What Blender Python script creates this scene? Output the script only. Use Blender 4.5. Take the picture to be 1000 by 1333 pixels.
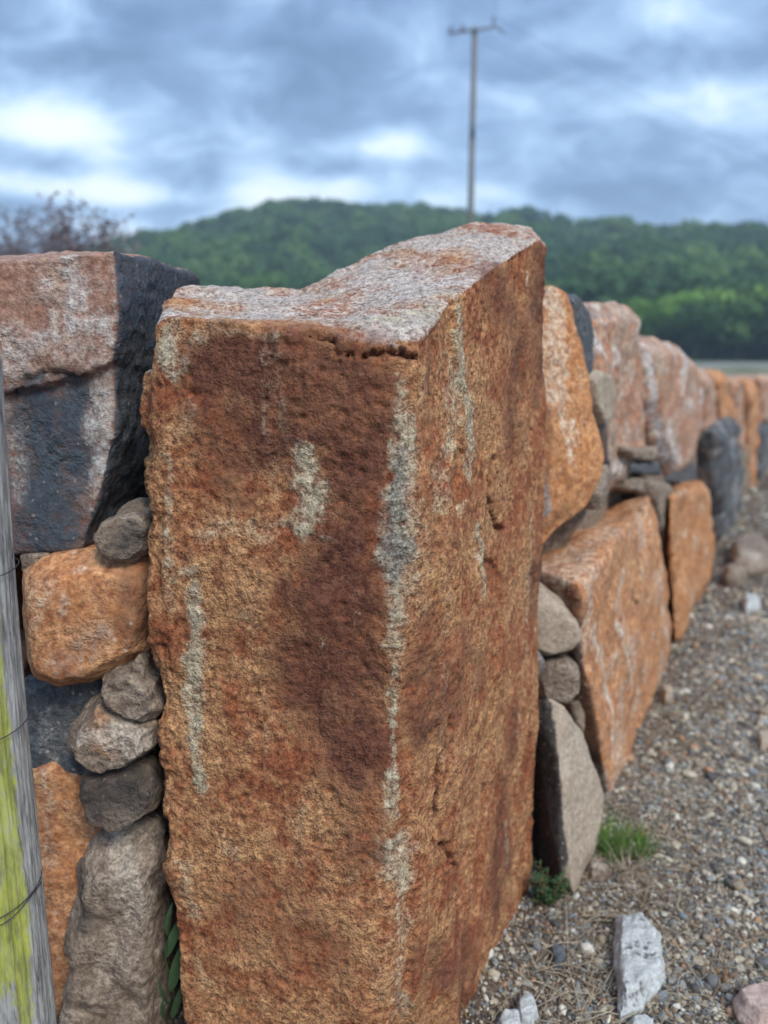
import bpy, bmesh, math, random
import numpy as np
from mathutils import Vector, Matrix
from mathutils.bvhtree import BVHTree
R = math.radians
random.seed(7); rng = np.random.default_rng(7)
scene = bpy.context.scene
for o in list(bpy.data.objects): bpy.data.objects.remove(o)
C = scene.collection
# ------------------------------------------------------------------ camera
CAMZ = 1.2; PITCH = math.atan(211/1000); FPX = 1001.7
cd = bpy.data.cameras.new('camera'); cam = bpy.data.objects.new('camera', cd); C.objects.link(cam)
cam.location = (0, 0, CAMZ); cam.rotation_euler = (R(90)-PITCH, 0, 0)
cd.sensor_fit = 'VERTICAL'; cd.sensor_height = 34.6; cd.sensor_width = 26; cd.lens = 26
cd.clip_start = 0.05; cd.clip_end = 3000
cd.dof.use_dof = True; cd.dof.focus_distance = 1.12; cd.dof.aperture_fstop = 2.2
scene.camera = cam
# ------------------------------------------------------------------ light
SUN_EL, SUN_AZ = 46, 150          # azimuth clockwise from +Y: behind the camera, a little to the right
sd = bpy.data.lights.new('sun', 'SUN'); sun = bpy.data.objects.new('sun', sd); C.objects.link(sun)
sd.energy = 1.5; sd.angle = R(20); sd.color = (1, .96, .9)
sdir = Vector((math.sin(R(SUN_AZ))*math.cos(R(SUN_EL)), math.cos(R(SUN_AZ))*math.cos(R(SUN_EL)), math.sin(R(SUN_EL))))
sun.rotation_euler = (-sdir).to_track_quat('-Z', 'Y').to_euler(); sun.location = (0, -5, 12)
scene.view_settings.view_transform = 'Standard'; scene.view_settings.look = 'None'
scene.view_settings.gamma = 1; scene.view_settings.use_curve_mapping = False
scene.view_settings.exposure = 1.0

def pdir(px, py):
    dx = (px-500)/FPX; dy = (py-666.5)/FPX
    return Vector((dx, math.cos(PITCH)-dy*math.sin(PITCH), -math.sin(PITCH)-dy*math.cos(PITCH)))
CAM = Vector((0, 0, CAMZ))
def U(px, py, Y):
    d = pdir(px, py); return CAM + d*(Y/d.y)
def G(px, py, z=0):
    d = pdir(px, py); return CAM + d*((z-CAMZ)/d.z)
WT = .56; wd = Vector((WT, 1, 0)).normalized(); wn = Vector((wd.y, -wd.x, 0)); WP = Vector((.2, 1.197, 0))
def W(px, py, off=0.):
    d = pdir(px, py); t = (wn.dot(WP)+off-wn.dot(CAM))/wn.dot(d); return CAM + d*t

# ------------------------------------------------------------------ world sky
world = bpy.data.worlds.new('World'); scene.world = world; world.use_nodes = True
def NT(tree):
    tree.nodes.clear()
    def n(t, **kw):
        nd = tree.nodes.new(t)
        for k, v in kw.items():
            if k == 'inp':
                for kk, vv in v.items():
                    if hasattr(vv, 'is_output'): tree.links.new(vv, nd.inputs[kk])
                    else: nd.inputs[kk].default_value = vv
            else: setattr(nd, k, v)
        return nd
    return n
def mth(n, op, a, b=0., c=None, clamp=False):
    i = {0: a, 1: b}
    if c is not None: i[2] = c
    return n('ShaderNodeMath', operation=op, use_clamp=clamp, inp=i).outputs[0]
def mixc(n, f, a, b, bt='MIX'):
    m = n('ShaderNodeMix', data_type='RGBA', blend_type=bt, clamp_factor=True)
    for k, v in ((0, f), (6, a), (7, b)):
        if hasattr(v, 'is_output'): m.id_data.links.new(v, m.inputs[k])
        else: m.inputs[k].default_value = v if k == 0 else (*v[:3], 1)
    return m.outputs[2]
def ramp(n, fac, stops, interp='LINEAR'):
    r = n('ShaderNodeValToRGB', inp={0: fac}); r.color_ramp.interpolation = interp
    e = r.color_ramp.elements
    while len(e) > 1: e.remove(e[-1])
    e[0].position = stops[0][0]; e[0].color = (*stops[0][1], 1)
    for p, c in stops[1:]:
        x = e.new(p); x.color = (*c, 1)
    return r.outputs[0]
def mrange(n, v, a, b, c=0., d=1., smooth=True):
    return n('ShaderNodeMapRange', interpolation_type='SMOOTHSTEP' if smooth else 'LINEAR', inp={0: v, 1: a, 2: b, 3: c, 4: d}).outputs[0]
n = NT(world.node_tree)
sky = n('ShaderNodeTexSky', sky_type='NISHITA'); sky.sun_disc = False
sky.sun_elevation = R(SUN_EL); sky.sun_rotation = R(SUN_AZ); sky.air_density = 1.2
tc = n('ShaderNodeTexCoord')
nrm = n('ShaderNodeVectorMath', operation='NORMALIZE', inp={0: tc.outputs['Generated']}).outputs[0]
sep = n('ShaderNodeSeparateXYZ', inp={0: nrm})
zc = mth(n, 'MAXIMUM', sep.outputs[2], 0.0)
den = mth(n, 'ADD', zc, .42)
cx = mth(n, 'DIVIDE', sep.outputs[0], den); cy = mth(n, 'DIVIDE', sep.outputs[1], den)
cv = n('ShaderNodeCombineXYZ', inp={0: cx, 1: cy, 2: 0.3}).outputs[0]
n1 = n('ShaderNodeTexNoise', noise_dimensions='3D', inp={'Vector': cv, 'Scale': 3.6, 'Detail': 6., 'Roughness': .55, 'Distortion': .25}).outputs[0]
cv2 = n('ShaderNodeVectorMath', operation='MULTIPLY_ADD', inp={0: cv, 1: (1.0, 1.25, 1), 2: (3.3, 1.7, 5)}).outputs[0]
n2 = n('ShaderNodeTexNoise', inp={'Vector': cv2, 'Scale': 6.4, 'Detail': 7., 'Roughness': .56, 'Distortion': .4}).outputs[0]
# thin places in the cloud deck, given as directions in the sky
def blob(px, py, rx, ry, amp):
    d = pdir(px, py).normalized()
    right = Vector((d.y, -d.x, 0)).normalized(); up = right.cross(d)
    dr = n('ShaderNodeVectorMath', operation='DOT_PRODUCT', inp={0: nrm, 1: tuple(right*(FPX/rx))}).outputs['Value']
    du = n('ShaderNodeVectorMath', operation='DOT_PRODUCT', inp={0: nrm, 1: tuple(up*(FPX/ry))}).outputs['Value']
    df = n('ShaderNodeVectorMath', operation='DOT_PRODUCT', inp={0: nrm, 1: tuple(d)}).outputs['Value']
    q = mth(n, 'ADD', mth(n, 'MULTIPLY', dr, dr), mth(n, 'MULTIPLY', du, du))
    g = mth(n, 'POWER', 2.718, mth(n, 'MULTIPLY', q, -1.))
    g = mth(n, 'MULTIPLY', g, mth(n, 'GREATER_THAN', df, 0.))
    return mth(n, 'MULTIPLY', g, amp)
acc = mth(n, 'MULTIPLY', n1, .42)
acc = mth(n, 'MULTIPLY_ADD', n2, .58, acc)
for b in [(30,150,80,26,.30), (90,180,60,18,.22), (60,240,150,14,.22), (180,255,60,14,.25), (350,245,55,26,.36), (500,188,55,18,.30), (590,250,80,22,.22), (450,252,50,18,.18), (110,300,110,16,.22), (880,125,120,22,.16), (900,170,150,22,.07), (40,290,55,50,-.10), (215,265,45,38,-.16), (560,90,330,60,-.05), (280,70,260,50,-.05), (850,235,170,40,-.05),(780,40,200,30,.03),(350,170,180,30,.05),(60,30,100,30,.02)]:
    acc = mth(n, 'ADD', acc, blob(*b))
def v(r, g, b, k=1.): return (r*k, g*k, b*k)
K = 7.2
acc = mth(n, 'MULTIPLY_ADD', mth(n, 'SUBTRACT', acc, .5), 1.3, .505)
cloud = ramp(n, acc, [(.33, v(.12,.195,.35)), (.46, v(.185,.29,.49)), (.56, v(.30,.44,.67)), (.66, v(.45,.62,.85)), (.78, v(.72,.85,.96)), (.95, v(.92,.96,1))])
cloud = n('ShaderNodeVectorMath', operation='SCALE', inp={0: cloud, 'Scale': K}).outputs[0]
# an overcast deck is brighter towards the zenith
zen = mrange(n, sep.outputs[2], .45, 1., 1., 2.2)
cloud = n('ShaderNodeVectorMath', operation='SCALE', inp={0: cloud, 'Scale': zen}).outputs[0]
colr = mixc(n, .88, sky.outputs[0], cloud)
bg = n('ShaderNodeBackground', inp={0: colr, 1: .1})
n('ShaderNodeOutputWorld', inp={0: bg.outputs[0]})

# ------------------------------------------------------------------ noise (numpy)
def _h(ix, iy, iz, s):
    h = (ix*374761393 + iy*668265263 + iz*2147483647 + s*974634777) & 0xFFFFFFFF
    h = ((h ^ (h >> 13))*1274126177) & 0xFFFFFFFF
    h = ((h ^ (h >> 16))*2246822519) & 0xFFFFFFFF
    h = h ^ (h >> 15)
    return (h & 0xFFFFFF)/float(0xFFFFFF)
def vnoise(P, seed=0):
    F = np.floor(P); I = F.astype(np.int64); f = P-F; f = f*f*f*(f*(f*6-15)+10)
    x, y, z = I[:,0], I[:,1], I[:,2]; r = 0
    for a in (0, 1):
        wa = f[:,0] if a else 1-f[:,0]
        for b in (0, 1):
            wb = f[:,1] if b else 1-f[:,1]
            for c in (0, 1):
                wc = f[:,2] if c else 1-f[:,2]
                r = r + wa*wb*wc*_h(x+a, y+b, z+c, seed)
    return r*2-1
def fbm(P, freq, oc=4, seed=0, rough=.5):
    s = 0; a = 1; t = 0; Q = P*freq
    for i in range(oc):
        s = s+a*vnoise(Q+17.3*i, seed+i); t += a; a *= rough; Q = Q*2.03
    return s/t
def ridged(P, freq, oc=3, seed=0):
    s = 0; a = 1; t = 0; Q = P*freq
    for i in range(oc):
        s = s+a*(1-2*np.abs(vnoise(Q+9.1*i, seed+i))); t += a; a *= .5; Q = Q*2.1
    return s/t
def worley(P, freq, seed=0):
    Q = P*freq; I = np.floor(Q).astype(np.int64); best = np.full(len(P), 9.); sec = np.full(len(P), 9.); cid = np.zeros(len(P))
    for a in (-1,0,1):
        for b in (-1,0,1):
            for c in (-1,0,1):
                J = I+np.array([a,b,c])
                hx = _h(J[:,0],J[:,1],J[:,2],seed); hy = _h(J[:,0],J[:,1],J[:,2],seed+5); hz = _h(J[:,0],J[:,1],J[:,2],seed+9)
                d = np.sqrt((J[:,0]+hx-Q[:,0])**2+(J[:,1]+hy-Q[:,1])**2+(J[:,2]+hz-Q[:,2])**2)
                nb = d < best
                sec = np.where(nb, best, np.minimum(sec, d)); cid = np.where(nb, hx, cid); best = np.where(nb, d, best)
    return best, sec, cid
def sstep(a, b, x):
    t = np.clip((x-a)/(b-a), 0, 1); return t*t*(3-2*t)

# ------------------------------------------------------------------ tagging
def tag(o, label=None, cat=None, group=None, kind=None):
    if label: o['label'] = label
    if cat: o['category'] = cat
    if group: o['group'] = group
    if kind: o['kind'] = kind
    return o
def mesh_obj(name, verts, faces, mat=None, parent=None, smooth=True):
    me = bpy.data.meshes.new(name)
    me.from_pydata([tuple(p) for p in verts], [], [tuple(f) for f in faces]); me.update()
    if smooth and len(me.polygons): me.polygons.foreach_set('use_smooth', [True]*len(me.polygons))
    if mat: me.materials.append(mat)
    o = bpy.data.objects.new(name, me); C.objects.link(o)
    if parent: o.parent = parent
    return o

# ------------------------------------------------------------------ materials
def rock_mat(name, a, b, pale, dark, grey, top, grain=(.55, 1.5), gs=260., bump=.6, rough=.88, edge=.5, med=14., spec=.25, fleck=.5):
    """a/b: body colours mixed in patches; R mask -> pale, G -> dark, B -> grey, alpha -> top colour"""
    m = bpy.data.materials.new(name); m.use_nodes = True; n = NT(m.node_tree)
    tc = n('ShaderNodeTexCoord').outputs['Object']
    at = n('ShaderNodeAttribute', attribute_name='mask', attribute_type='GEOMETRY')
    s = n('ShaderNodeSeparateColor', inp={0: at.outputs['Color']})
    def noise(sc, d=3., r=.6, dist=0.):
        return n('ShaderNodeTexNoise', inp={'Vector': tc, 'Scale': sc, 'Detail': d, 'Roughness': r, 'Distortion': dist})
    big = noise(med, 5., .62, .3); mid = noise(med*4.5, 4., .65); fine = noise(gs, 3., .7); g2 = noise(gs*.38, 2., .6)
    f = mrange(n, mth(n, 'MULTIPLY_ADD', mid.outputs[0], .45, mth(n, 'MULTIPLY', big.outputs[0], .6)), .40, .66)
    col = mixc(n, f, a, b)
    gn = mth(n, 'MULTIPLY_ADD', fine.outputs[0], .55, mth(n, 'MULTIPLY', g2.outputs[0], .45))
    jit = mth(n, 'MULTIPLY_ADD', mid.outputs[0], .5, mth(n, 'MULTIPLY', gn, .5))
    jit = mth(n, 'MULTIPLY', mth(n, 'SUBTRACT', jit, .5), 4.2*edge)
    def lay(col, ch, c):
        k = mth(n, 'ADD', ch, jit)
        k = mth(n, 'MULTIPLY', mrange(n, k, .1, 1.1), mrange(n, ch, .0, .4))
        return mixc(n, k, col, c)
    col = lay(col, at.outputs['Alpha'], top)
    col = lay(col, s.outputs[1], dark)
    col = lay(col, s.outputs[2], grey)
    col = lay(col, s.outputs[0], pale)
    gm = mrange(n, gn, .37, .63, grain[0], grain[1], False)
    col = mixc(n, 1., col, n('ShaderNodeCombineColor', inp={0: gm, 1: gm, 2: gm}).outputs[0], 'MULTIPLY')
    # pale mineral flecks
    fv = n('ShaderNodeVectorMath', operation='MULTIPLY_ADD', inp={0: fine.outputs['Color'], 1: (.008,.008,.008), 2: tc}).outputs[0]
    vo = n('ShaderNodeTexVoronoi', feature='F1', inp={'Vector': fv, 'Scale': gs*.5, 'Randomness': 1.})
    vs = n('ShaderNodeSeparateColor', inp={0: vo.outputs['Color']})
    fk = mth(n, 'MULTIPLY', mth(n, 'LESS_THAN', vo.outputs['Distance'], .27), mth(n, 'GREATER_THAN', vs.outputs[0], .9))
    col = mixc(n, mth(n, 'MULTIPLY', fk, fleck), col, (.62, .5, .4))
    hsv = n('ShaderNodeHueSaturation', inp={0: mth(n, 'MULTIPLY_ADD', g2.outputs[0], .03, .485), 1: 1., 2: 1., 4: col}).outputs[0]
    h = mth(n, 'MULTIPLY_ADD', fine.outputs[0], .35, mth(n, 'MULTIPLY', g2.outputs[0], .65))
    h = mth(n, 'MULTIPLY_ADD', mid.outputs[0], 1.6, h)
    bp = n('ShaderNodeBump', inp={'Strength': mth(n, 'MULTIPLY', mrange(n, big.outputs[0], .35, .65, .45, 1.25), bump), 'Distance': .008, 'Height': h})
    bs = n('ShaderNodeBsdfPrincipled', inp={'Base Color': hsv, 'Roughness': rough, 'Specular IOR Level': spec, 'Normal': bp.outputs[0]})
    n('ShaderNodeOutputMaterial', inp={0: bs.outputs[0]})
    return m
PALE = (.50,.43,.32); DKB = (.085,.034,.018); BLUE = (.05,.062,.075)
M = {}
M['main'] = rock_mat('rusty_granular_stone', (.255,.080,.034), (.50,.262,.118), (.43,.36,.24), (.14,.052,.030), (.19,.18,.15), (.44,.36,.295), grain=(.36,1.6), gs=300., bump=.85, edge=.72, med=9., fleck=.12)
M['orange'] = rock_mat('orange_weathered_stone', (.43,.18,.075), (.58,.31,.155), (.58,.52,.42), (.13,.065,.04), (.17,.17,.17), (.5,.40,.31), gs=150., bump=.7)
M['ochre'] = rock_mat('ochre_weathered_stone', (.42,.175,.065), (.55,.275,.125), (.62,.55,.42), (.15,.07,.035), (.22,.20,.18), (.5,.42,.33), gs=150., bump=.6)
M['rustgrey'] = rock_mat('rust_and_grey_stone', (.29,.145,.095), (.40,.27,.20), (.50,.47,.42), DKB, (.060,.075,.090), (.34,.32,.30), gs=210., bump=.7, fleck=.25, grain=(.62,1.4))
M['basalt'] = rock_mat('dark_basalt', (.072,.080,.086), (.15,.15,.145), (.38,.36,.33), (.02,.022,.028), (.16,.13,.11), (.25,.2,.17), gs=190., bump=.8)
M['greybrown'] = rock_mat('grey_brown_stone', (.19,.14,.10), (.32,.25,.185), (.46,.39,.31), (.055,.045,.04), (.33,.17,.09), (.3,.27,.23), gs=200., bump=.8, fleck=.15)
M['tan'] = rock_mat('tan_smooth_stone', (.34,.26,.185), (.46,.37,.27), (.56,.5,.42), (.045,.04,.038), (.2,.19,.18), (.4,.33,.27), gs=220., bump=.45, grain=(.72,1.25))
M['pink'] = rock_mat('pink_grey_stone', (.44,.20,.105), (.42,.32,.24), (.62,.59,.54), (.085,.07,.065), (.12,.125,.13), (.55,.34,.24), gs=140., bump=.6, med=6.)
M['white'] = rock_mat('white_pitted_stone', (.46,.46,.42), (.62,.62,.58), (.7,.7,.67), (.12,.12,.11), (.3,.3,.28), (.65,.65,.6), gs=240., bump=.8, grain=(.7,1.2))
M['rose'] = rock_mat('pale_rose_stone', (.42,.29,.23), (.52,.40,.33), (.6,.52,.45), (.2,.12,.09), (.3,.25,.22), (.5,.4,.34), gs=220., bump=.5, grain=(.75,1.2))

# ------------------------------------------------------------------ stones
TRI = 0
def remeshed(hulls, voxel, smooth):
    verts, faces = [], []
    for pts in hulls:
        bm = bmesh.new()
        for p in pts: bm.verts.new(p)
        r = bmesh.ops.convex_hull(bm, input=bm.verts)
        junk = [e for e in r['geom_interior']+r['geom_unused'] if isinstance(e, bmesh.types.BMVert)]
        if junk: bmesh.ops.delete(bm, geom=list(set(junk)), context='VERTS')
        bmesh.ops.recalc_face_normals(bm, faces=bm.faces)
        bm.verts.index_update(); b = len(verts)
        verts += [q.co[:] for q in bm.verts]; faces += [[b+q.index for q in f.verts] for f in bm.faces]
        bm.free()
    me = bpy.data.meshes.new('stone_work'); me.from_pydata(verts, [], faces)
    o = bpy.data.objects.new('stone_work', me); C.objects.link(o)
    md = o.modifiers.new('r', 'REMESH'); md.mode = 'VOXEL'; md.voxel_size = voxel
    if smooth:
        ms = o.modifiers.new('s', 'SMOOTH'); ms.factor = .5; ms.iterations = smooth
    dg = bpy.context.evaluated_depsgraph_get(); dg.update()
    ev = o.evaluated_get(dg); out = bpy.data.meshes.new_from_object(ev)
    bpy.data.objects.remove(o); bpy.data.meshes.remove(me)
    return out
def seg_dist(P, A, B):
    AB = B-A; L = max(1e-9, AB@AB); t = np.clip(((P-A)@AB)/L, 0, 1)
    return np.linalg.norm(P-(A+t[:,None]*AB), axis=1), t
def stone(name, hulls, mat, label, cat='stone', group=None, voxel=.006, smooth=4, disp=((.010, 7, 3),(.0035, 30, 3),(.0012, 110, 2)),
          facet=0., ffreq=14, stains=(), cracks=(), auto=(0,0,0,0), extra=None, warp=.018, seed=0, parent=None):
    """stains: (channel, strength, [(px,py,rpx),...]) capsules laid on the stone's surface."""
    global TRI
    me = remeshed(hulls, voxel, smooth)
    nv = len(me.vertices); P = np.empty(nv*3); me.vertices.foreach_get('co', P); P = P.reshape(-1, 3)
    N = np.empty(nv*3); me.vertices.foreach_get('normal', N); N = N.reshape(-1, 3)
    c = P.mean(0); S = P+seed*3.71
    d = np.zeros(nv)
    for a, f, oc in disp: d += a*fbm(S, f, oc, seed)
    if facet:
        w1, w2, _ = worley(S+.03*np.stack([fbm(S, 9, 2, seed+k) for k in range(3)], 1), ffreq, seed)
        d += facet*(.5-w1)
    bvh = BVHTree.FromPolygons([tuple(p) for p in P], [tuple(f.vertices) for f in me.polygons]) if (stains or cracks) else None
    def hit(px, py):
        q = bvh.ray_cast(CAM, pdir(px, py).normalized())
        return (np.array(q[0]), q[3]) if q[0] is not None else (None, None)
    Wp = P+warp*np.stack([fbm(S, 20, 4, seed+11+k, .62) for k in range(3)], 1)*np.array([1,1,1.6])
    mask = np.zeros((nv, 4))
    N0 = N.copy()
    for ch, amt, pl in stains:
        hs = [(hit(x, y), r) for x, y, r in pl]; hs = [(h[0], r*h[1]/FPX) for h, r in hs if h[0] is not None]
        if not hs: continue
        if len(hs) == 1: hs = hs*2
        best = np.zeros(nv)
        for (A, ra), (B, rb) in zip(hs[:-1], hs[1:]):
            dd, t = seg_dist(Wp, A, B); rr = ra+(rb-ra)*t
            best = np.maximum(best, 1-sstep(.15, 1.75, dd/rr))
        if amt < 0: mask[:, ch] *= 1-best*(-amt)
        else: mask[:, ch] = np.maximum(mask[:, ch], best*amt*(.88 if ch == 0 else 1))
    for depth, wpx, pl in cracks:
        hs = [hit(x, y) for x, y in pl]; hs = [h for h in hs if h[0] is not None]
        Cw = P+.013*np.stack([fbm(S, 60, 4, seed+31+k) for k in range(3)], 1)
        for i, ((A, la), (B, lb)) in enumerate(zip(hs[:-1], hs[1:])):
            dd, t = seg_dist(Cw, A, B); rr = wpx*la/FPX
            g = 1-sstep(.2, 1., dd/rr); d -= depth*g
            mask[:, 1] = np.maximum(mask[:, 1], (1-sstep(.6, 1.6, dd/rr))*.75)
    if extra: d, mask = extra(P, N, S, d, mask)
    P = P+N*d[:, None]
    for k in range(4):
        if auto[k]: mask[:, k] = np.maximum(mask[:, k], np.clip(auto[k]*sstep(.05, .35, fbm(S, 9+3*k, 4, seed+40+k)), 0, 1))
    org = P.mean(0); org[2] = P[:, 2].min()
    P = P-org
    me.vertices.foreach_set('co', P.reshape(-1)); me.update()
    at = me.attributes.new('mask', 'FLOAT_COLOR', 'POINT'); at.data.foreach_set('color', np.clip(mask, 0, 1).reshape(-1))
    me.polygons.foreach_set('use_smooth', [True]*len(me.polygons))
    me.name = name; me.materials.clear(); me.materials.append(M[mat])
    o = bpy.data.objects.new(name, me); C.objects.link(o); o.location = org
    tag(o, label, cat, group); TRI += 2*len(me.polygons)
    return o
def pts(fn, lst, *a): return [fn(x, y, *a) for x, y in lst]
def cap(outline, Y, front=.04, back=.12, sf=.8, sb=.85, base=None):
    """rounded stone whose widest outline lies at distance Y: front and back caps are smaller."""
    cx = sum(p[0] for p in outline)/len(outline); cy = sum(p[1] for p in outline)/len(outline)
    mid = [U(x, y, Y) for x, y in outline]; c = U(cx, cy, Y); o = []
    o += mid
    if front: o += [c+(p-c)*sf+Vector((0, -front, 0)) for p in mid]
    o += [c+(p-c)*sb+Vector((0, back, 0)) for p in mid]
    return o
def wcap(outline, off=0., front=.02, thick=.25, sf=.88, sb=.9):
    cx = sum(p[0] for p in outline)/len(outline); cy = sum(p[1] for p in outline)/len(outline)
    mid = [W(x, y, off-front) for x, y in outline]; c = W(cx, cy, off-front); o = list(mid)
    o += [c+(p-c)*sf+wn*front for p in mid]
    o += [c+(p-c)*sb-wn*thick for p in mid]
    return o

GW = 'stones of the dry stone wall'
# --- the tall rusty standing stone at the corner
A1 = [U(203,425,1.10), U(215,414,1.09), U(300,424,1.07), U(400,432,1.045), U(470,450,1.035), U(545,462,1.03),
      U(208,392,1.22), U(232,371,1.33), U(300,366,1.38), U(350,371,1.40), U(400,376,1.38), U(470,400,1.22),
      U(197,640,1.10), U(203,860,1.10), U(222,1150,1.08), U(252,1440,1.06), U(492,1440,.99), U(520,700,1.022),
      Vector((-.36,1.46,-.08)), Vector((-.34,1.46,1.2)), Vector((.2,1.5,-.08)), Vector((.15,1.5,1.2)), U(600,720,1.125), U(596,1380,1.13), U(470,1440,.992)]
B1 = [U(415,447,1.05), U(545,461,1.03), U(586,392,1.13), U(640,350,1.28), U(700,312,1.52), U(713,322,1.58), U(714,345,1.585),
      U(375,381,1.38), U(425,360,1.42), U(500,326,1.48), U(600,297,1.6), U(650,290,1.66), U(690,296,1.66),
      U(538,1440,1.025), U(566,700,1.06), U(600,1330,1.19), U(652,1230,1.36), U(690,1160,1.54), U(705,480,1.58), U(691,720,1.57), U(693,950,1.56),
      U(640,1340,1.35), Vector((.33,1.56,-.08)), Vector((.3,1.75,-.08)), Vector((.3,1.76,1.2)), Vector((-.1,1.5,-.08)), Vector((-.1,1.45,1.1)), Vector((.14,1.2,-.08))]
def main_extra(P, N, S, d, mask):
    # flaky crust down the left arris
    e = sstep(-.30, -.355, P[:,0])*sstep(1.18, 1.08, P[:,2])
    d = d+e*(.009*ridged(S*np.array([1,1,.6]), 45, 3, 5)+.004*np.sign(vnoise(S*np.array([40,40,22.]), 8)))
    # vertical tooling-like undulations on the right face
    rf = sstep(.35, .7, N[:,0])
    d = d+rf*.003*fbm(S*np.array([1,1,.25]), 22, 3, 77)
    # coarse rusty granules
    d = d+.0020*ridged(S, 95, 2, 61)*sstep(.75, .4, N[:,2])*(.25+1.1*sstep(-.3,.3,fbm(S, 8, 3, 66)))
    # flakes that have spalled off, leaving shallow steps
    fl = fbm(S*np.array([1,1,.45]), 9, 3, 81); d = d-.005*sstep(.16,.20,fl)*(1-sstep(.3,.5,N[:,2]))*(.4+sstep(.3,.7,N[:,0]))
    t = sstep(.35, .62, N[:,2])
    mask[:,3] = np.maximum(mask[:,3], t*(.72+1.0*fbm(S, 11, 4, 3)))
    rd = np.linalg.norm(P-np.array(U(238,394,1.22)), axis=1); mask[:,3] *= 1-.95*np.exp(-(rd/.04)**2)
    dd, _ = seg_dist(P, np.array(U(240,416,1.09)), np.array(U(430,446,1.06))); mask[:,3] *= 1-.9*np.exp(-(dd/.022)**2)
    d = d+t*(.004*ridged(S*np.array([.6,1,1]), 26, 4, 21))
    # broad brown weathering
    br = sstep(.0, .45, fbm(S*np.array([1,1,.7]), 5.5, 4, 50))*.8*(1-t)
    mask[:,1] = np.maximum(mask[:,1], br)
    mask[:,1] *= .74+.36*sstep(-.28,.22,fbm(S, 17, 5, 57, .6))
    w1, w2, wc = worley(S, 38, 6); pt = sstep(.34,.12,w1)*(wc > .62)*(1-t); d = d-.0045*pt; mask[:,1] = np.maximum(mask[:,1], pt*.6)
    d = d+.0014*mask[:,0]*(1-t)
    mask[:,0] = np.maximum(mask[:,0], sstep(.2,.55,fbm(S*np.array([2.2,2.2,.5]), 11, 4, 52))*.26*(1-t))
    return d, mask
def dn(p, k=.05): return p-Vector((0,0,k))
C1 = [U(446,440,1.05), U(500,447,1.04), U(543,447,1.035), U(582,388,1.135), U(540,384,1.17), U(480,398,1.16), U(436,424,1.09)]
C1 += [dn(p)+Vector((.0,.004,0)) for p in C1]
C2 = [U(190,484,1.15), U(193,540,1.14), U(191,600,1.15), U(196,700,1.14), U(215,480,1.13), U(215,700,1.13), U(215,480,1.2), U(215,700,1.2), U(196,600,1.2)]
C3 = [U(632,590,1.30), U(650,600,1.36), U(655,690,1.38), U(640,695,1.32), U(648,640,1.33)]; C3 += [p-wn*.05 for p in C3]
stone('standing_stone', [A1, B1, C1, C2], 'main', 'tall rust orange standing stone with pale vertical streaks at the corner of the wall', 'boulder', None,
      voxel=.0036, smooth=14, disp=((.014,3.2,3),(.006,13,4),(.0020,48,3),(.0009,140,2)), seed=1, warp=.024,
      stains=[(1,1.,[(280,475,50),(350,490,65),(440,510,80),(480,560,65)]), (1,.95,[(300,560,60),(380,550,60)]), (1,1.,[(470,600,60),(455,700,60),(440,790,70),(435,890,80),(470,980,60)]),
              (1,.9,[(390,780,45),(400,900,50)]), (1,.6,[(470,1000,35),(480,1110,40)]), (1,.6,[(300,640,30),(260,610,25)]), (1,.5,[(330,1180,50),(430,1240,40)]), (1,.75,[(640,370,40),(680,440,40),(665,560,40)]),
              (1,.55,[(565,440,16),(560,560,14)]),(1,.5,[(600,820,30),(620,880,30)]),
              (0,.95,[(222,432,20),(228,470,18)]), (0,.5,[(255,428,12),(350,436,10)]), (0,.95,[(392,575,12),(400,630,24),(402,690,24)]), (0,.42,[(265,690,16),(340,697,20),(420,690,20)]),
              (0,.6,[(216,600,9),(216,700,11),(224,780,12)]), (0,1.,[(248,765,13),(250,880,12),(256,1018,12)]), (0,.95,[(528,500,12),(524,570,20),(520,690,26),(520,765,24)]),
              (0,-.6,[(519,600,12),(516,690,18),(512,750,18)]), (0,.85,[(517,790,18),(514,860,10),(513,960,8),(514,1060,10)]), (0,.9,[(516,1105,20),(524,1160,12)]), (0,.7,[(520,1180,8),(520,1330,10)]),
              (0,1.,[(592,395,12),(598,460,13),(606,520,17),(612,610,13)]), (0,.55,[(600,480,28),(570,640,24)]), (0,.5,[(555,470,10),(552,540,14)]), (0,.6,[(600,665,18)]), (0,1.,[(622,690,11),(628,765,12)]), (0,.7,[(690,625,5),(688,760,7),(684,860,6)]),
              (0,.6,[(676,930,5),(672,1000,5)]),(0,.8,[(688,350,4),(690,385,4)]), (0,.5,[(665,1070,8),(668,1130,6)]), (0,.7,[(325,537,7)]), (0,.6,[(441,521,6)]), (0,.6,[(420,845,9)]), (0,.6,[(520,1010,10)]),
              (0,.5,[(300,1110,12)]),(0,.5,[(460,1140,9)]),(0,.55,[(240,1130,12),(252,1190,10)]), (0,.35,[(260,1270,20)]),
              (2,.9,[(520,600,16),(516,690,18),(512,745,20)]), (2,.7,[(516,1102,12)]), (2,.42,[(465,425,28),(560,410,24)]), (0,.5,[(470,425,30),(560,405,24)]), (2,.5,[(225,440,12)]), (3,.2,[(240,395,10)])],
      cracks=[(.018,6,[(586,935),(578,980),(570,1010),(566,1060)]), (.015,6,[(562,1096),(580,1100),(590,1122),(600,1142)]), (.015,7,[(640,600),(634,640),(645,680),(655,690)]),
              (.016,5,[(455,458),(500,463),(542,462)]), (.030,10,[(392,416),(404,410)]), (.024,9,[(405,438),(436,450)]),(.006,3,[(360,412),(398,416)]), (.006,4,[(500,415),(520,418)])],
      extra=main_extra)

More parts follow.
